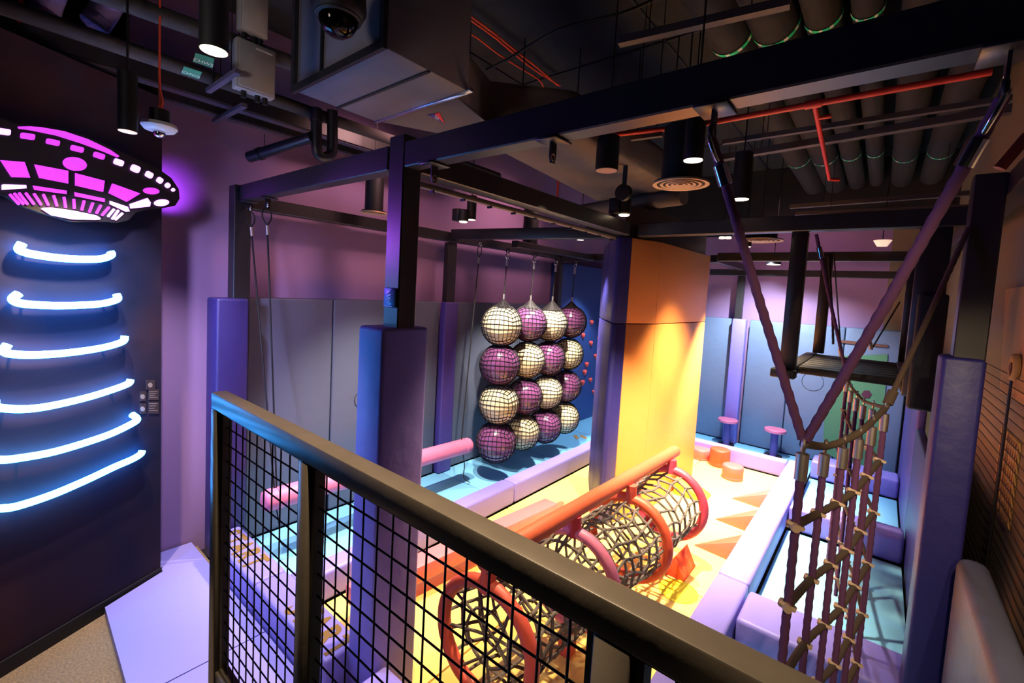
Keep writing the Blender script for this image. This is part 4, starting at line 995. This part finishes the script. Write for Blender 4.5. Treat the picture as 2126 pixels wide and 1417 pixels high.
# dome camera
t = thing('dome_camera', 'dark dome security camera hanging in front of the duct face', 'camera', tuple(on_y(702, 40, 1.2)))
c = on_y(703, 28, 1.15)
obj('housing', lathe(BM(), c+Vector((0, 0, .0)), [(.085, .14), (.12, .10), (.125, .02), (.105, -.02), (.085, -.03)], 32), BLKPL, t, 50)
obj('trim_ring', torus(BM(), c-Vector((0, 0, .02)), .098, .008, Vector((0, 0, 1)), 32, 8), BLKPL, t)
obj('dome', lathe(BM(), c, [(.09, -.025), (.085, -.05), (.068, -.08), (.04, -.10), (.01, -.107)], 32), GLASS, t, 60)
# wifi / detector with orange cables
t = thing('ceiling_sensor', 'white round sensor on a black mount with orange cables', 'sensor', tuple(on_z(332, 280, 3.4)))
c = on_y(331, 262, .83)
obj('mount', cyl(BM(), c+Vector((0, 0, .015)), c+Vector((0, 0, .10)), .055, 18), BLKPL, t, 40)
obj('disc', lathe(BM(), c, [(.06, .022), (.092, .014), (.097, -.006), (.08, -.028), (.03, -.034)], 36), WHITEPL, t, 50)
obj('lens', lathe(BM(), c-Vector((0, 0, .03)), [(.03, 0), (.034, -.014), (.024, -.036), (.006, -.042)], 20), CHROME, t, 50)
for k in range(5):
    x0 = (k-2)*.022
    obj('cable', tube(BM(), arcpts([c+Vector((x0, 0, .09)), c+Vector((x0*.7, .01, .16)), c+Vector((x0*.2, .0, .26)), c+Vector((x0*.15, 0, .55)), c+Vector((x0*.2, 0, 1.4))], 4), .005, 6), ORGC if k % 2 == 0 else ROPED, t)

# ------------------------------------------------------------------ ceiling lights
def downlight(px, py, X=None, Y=None, Z=None, r=.06, h=.3, label='', m=None, top=None):
    c = on_x(px, py, X) if X is not None else on_y(px, py, Y) if Y is not None else on_z(px, py, Z)
    t = thing('downlight', label, 'ceiling light', tuple(c), 'black cylinder downlights')
    obj('housing', lathe(BM(), c, [(r*.97, .004), (r*1.03, 0), (r*1.03, h), (r*.7, h+.005)], 28), BLKPL, t, 50)
    obj('lamp_face', lathe(BM(), c, [(r*.95, .003), (r*.95, -.002)], 28), m or LAMP, t)
    obj('stem', cyl(BM(), c+Vector((0, 0, h)), Vector((c.x, c.y, ZC)), .006, 6), BLKPL, t)
    return c
downlight(444, 106, Z=3.68, r=.060, h=.5, label='bright downlight left of the junction boxes')
downlight(265, 273, Z=3.42, r=.047, h=.34, label='dimmer downlight above the flying saucer', m=LAMPD)
downlight(1439, 333, Z=3.38, r=.052, h=.22, label='bright downlight in front of the ring diffuser')
downlight(1537, 414, Z=3.55, r=.073, h=.42, label='bright downlight right of the long purple rope')
downlight(1259, 354, Z=3.6, r=.088, h=.26, label='unlit round downlight right of the empty hanging lug', m=mat('pale_lamp_off', (.62, .48, .44), .6))
downlight(978, 456, X=-3.9, r=.055, h=.28, label='small bright downlight in front of the mauve wall, right one of a pair')
downlight(1548, 512, Z=3.45, r=.075, h=.08, label='small bright downlight left of the hanging platform post')
downlight(1205, 498, Y=6.0, r=.05, h=.1, label='small lamp left of the orange column top')
downlight(1606, 549, Y=8.2, r=.10, h=.1, label='small oblong lamp against the back wall')
def track_spot(c, s, label, axis=None):
    t = thing('track_spotlight', label, 'ceiling light', tuple(c))
    obj('gear_box', box(BM(), c+Vector((-s, -s*.8, s*.1)), c+Vector((s*.15, s*.8, s*1.6)), .004, 1), BLKPL, t)
    obj('head', lathe(BM(), c+Vector((s*.35, 0, 0)), [(s*.5, 0), (s*.66, .01), (s*.66, s*1.5)], 24), BLKPL, t, 50)
    obj('lamp_face', lathe(BM(), c+Vector((s*.35, 0, 0)), [(s*.55, .0), (s*.45, -s*.12), (s*.2, -s*.15)], 20), LAMP, t)
track_spot(on_z(1289, 446, 3.42), .10, 'square gear spotlight hanging under the pulley block')
track_spot(on_x(958, 460, -3.9), .09, 'square gear spotlight left of the small bright downlight')
t = thing('twin_spotlight', 'twin spotlight on a dark bar above the back wall', 'ceiling light', tuple(on_y(1506, 494, 7.6)))
c1, c2 = on_y(1499, 494, 7.6), on_y(1512, 494, 7.6)
obj('bar', box(BM(), c1+Vector((-.3, -.02, .02)), c2+Vector((.05, .02, .08))), BLKPL, t)
for c in (c1, c2):
    obj('lamp_face', lathe(BM(), c, [(.04, .02), (.045, -.01)], 16), LAMP, t); obj('stem', cyl(BM(), c+Vector((0, 0, .07)), Vector((c.x, c.y, ZC)), .006, 6), BLKPL, t)
# bell shaped pendant
c = on_y(1832, 505, 7.0); t = thing('bell_lamp', 'small pale bell-shaped lamp above the hanging platform', 'ceiling light', tuple(c))
obj('shade', lathe(BM(), c, [(.05, -.035), (.09, .035)], 24), LAMPD, t); obj('stem', cyl(BM(), c+Vector((0, 0, .03)), c+Vector((0, 0, .9)), .006, 6), BLKPL, t)
# diffusers
def diffuser(c, r, h, label, ring=True):
    t = thing('ring_diffuser', label, 'diffuser', tuple(c))
    obj('duct_drop', lathe(BM(), c, [(r*.72, .02), (r*.72, h)], 32), BLKPL, t, 50)
    obj('hanger_rod', cyl(BM(), c+Vector((0, 0, h)), Vector((c.x, c.y, ZC)), .006, 6), BLKPL, t)
    DM = mat('diffuser_cream', (.72, .58, .44), .6)
    for k, f in enumerate((1, .74, .54, .36, .2)):
        ri = r*(f-.15 if k == 0 else f-.11); obj('ring', lathe(BM(), c, [(r*f, .012), (r*f, 0), (ri, .004), (ri, .016), (r*f, .012)], 36, cap=False), DM, t)
    obj('backing', lathe(BM(), c, [(r*.97, .019), (r*.97, .022)], 32), BLKPL, t)
diffuser(on_z(1413, 384, 3.45), .20, .42, 'large round ring diffuser under a black drop duct')
diffuser(on_x(776, 443, -4.2), .13, .36, 'ring diffuser partly behind the centre post')
diffuser(on_y(1578, 500, 7.4), .30, .15, 'distant ring diffuser above the back wall')
bm = BM(); p = on_y(1070, 500, 6.2)
single('drop_cylinder', cyl(BM(), on_x(1100, 505, -4.0), on_x(1100, 505, -4.0)+Vector((0, 0, .5)), .11, 24), BLKPL, 'black drop cylinder behind the ball cross beam', 'duct')
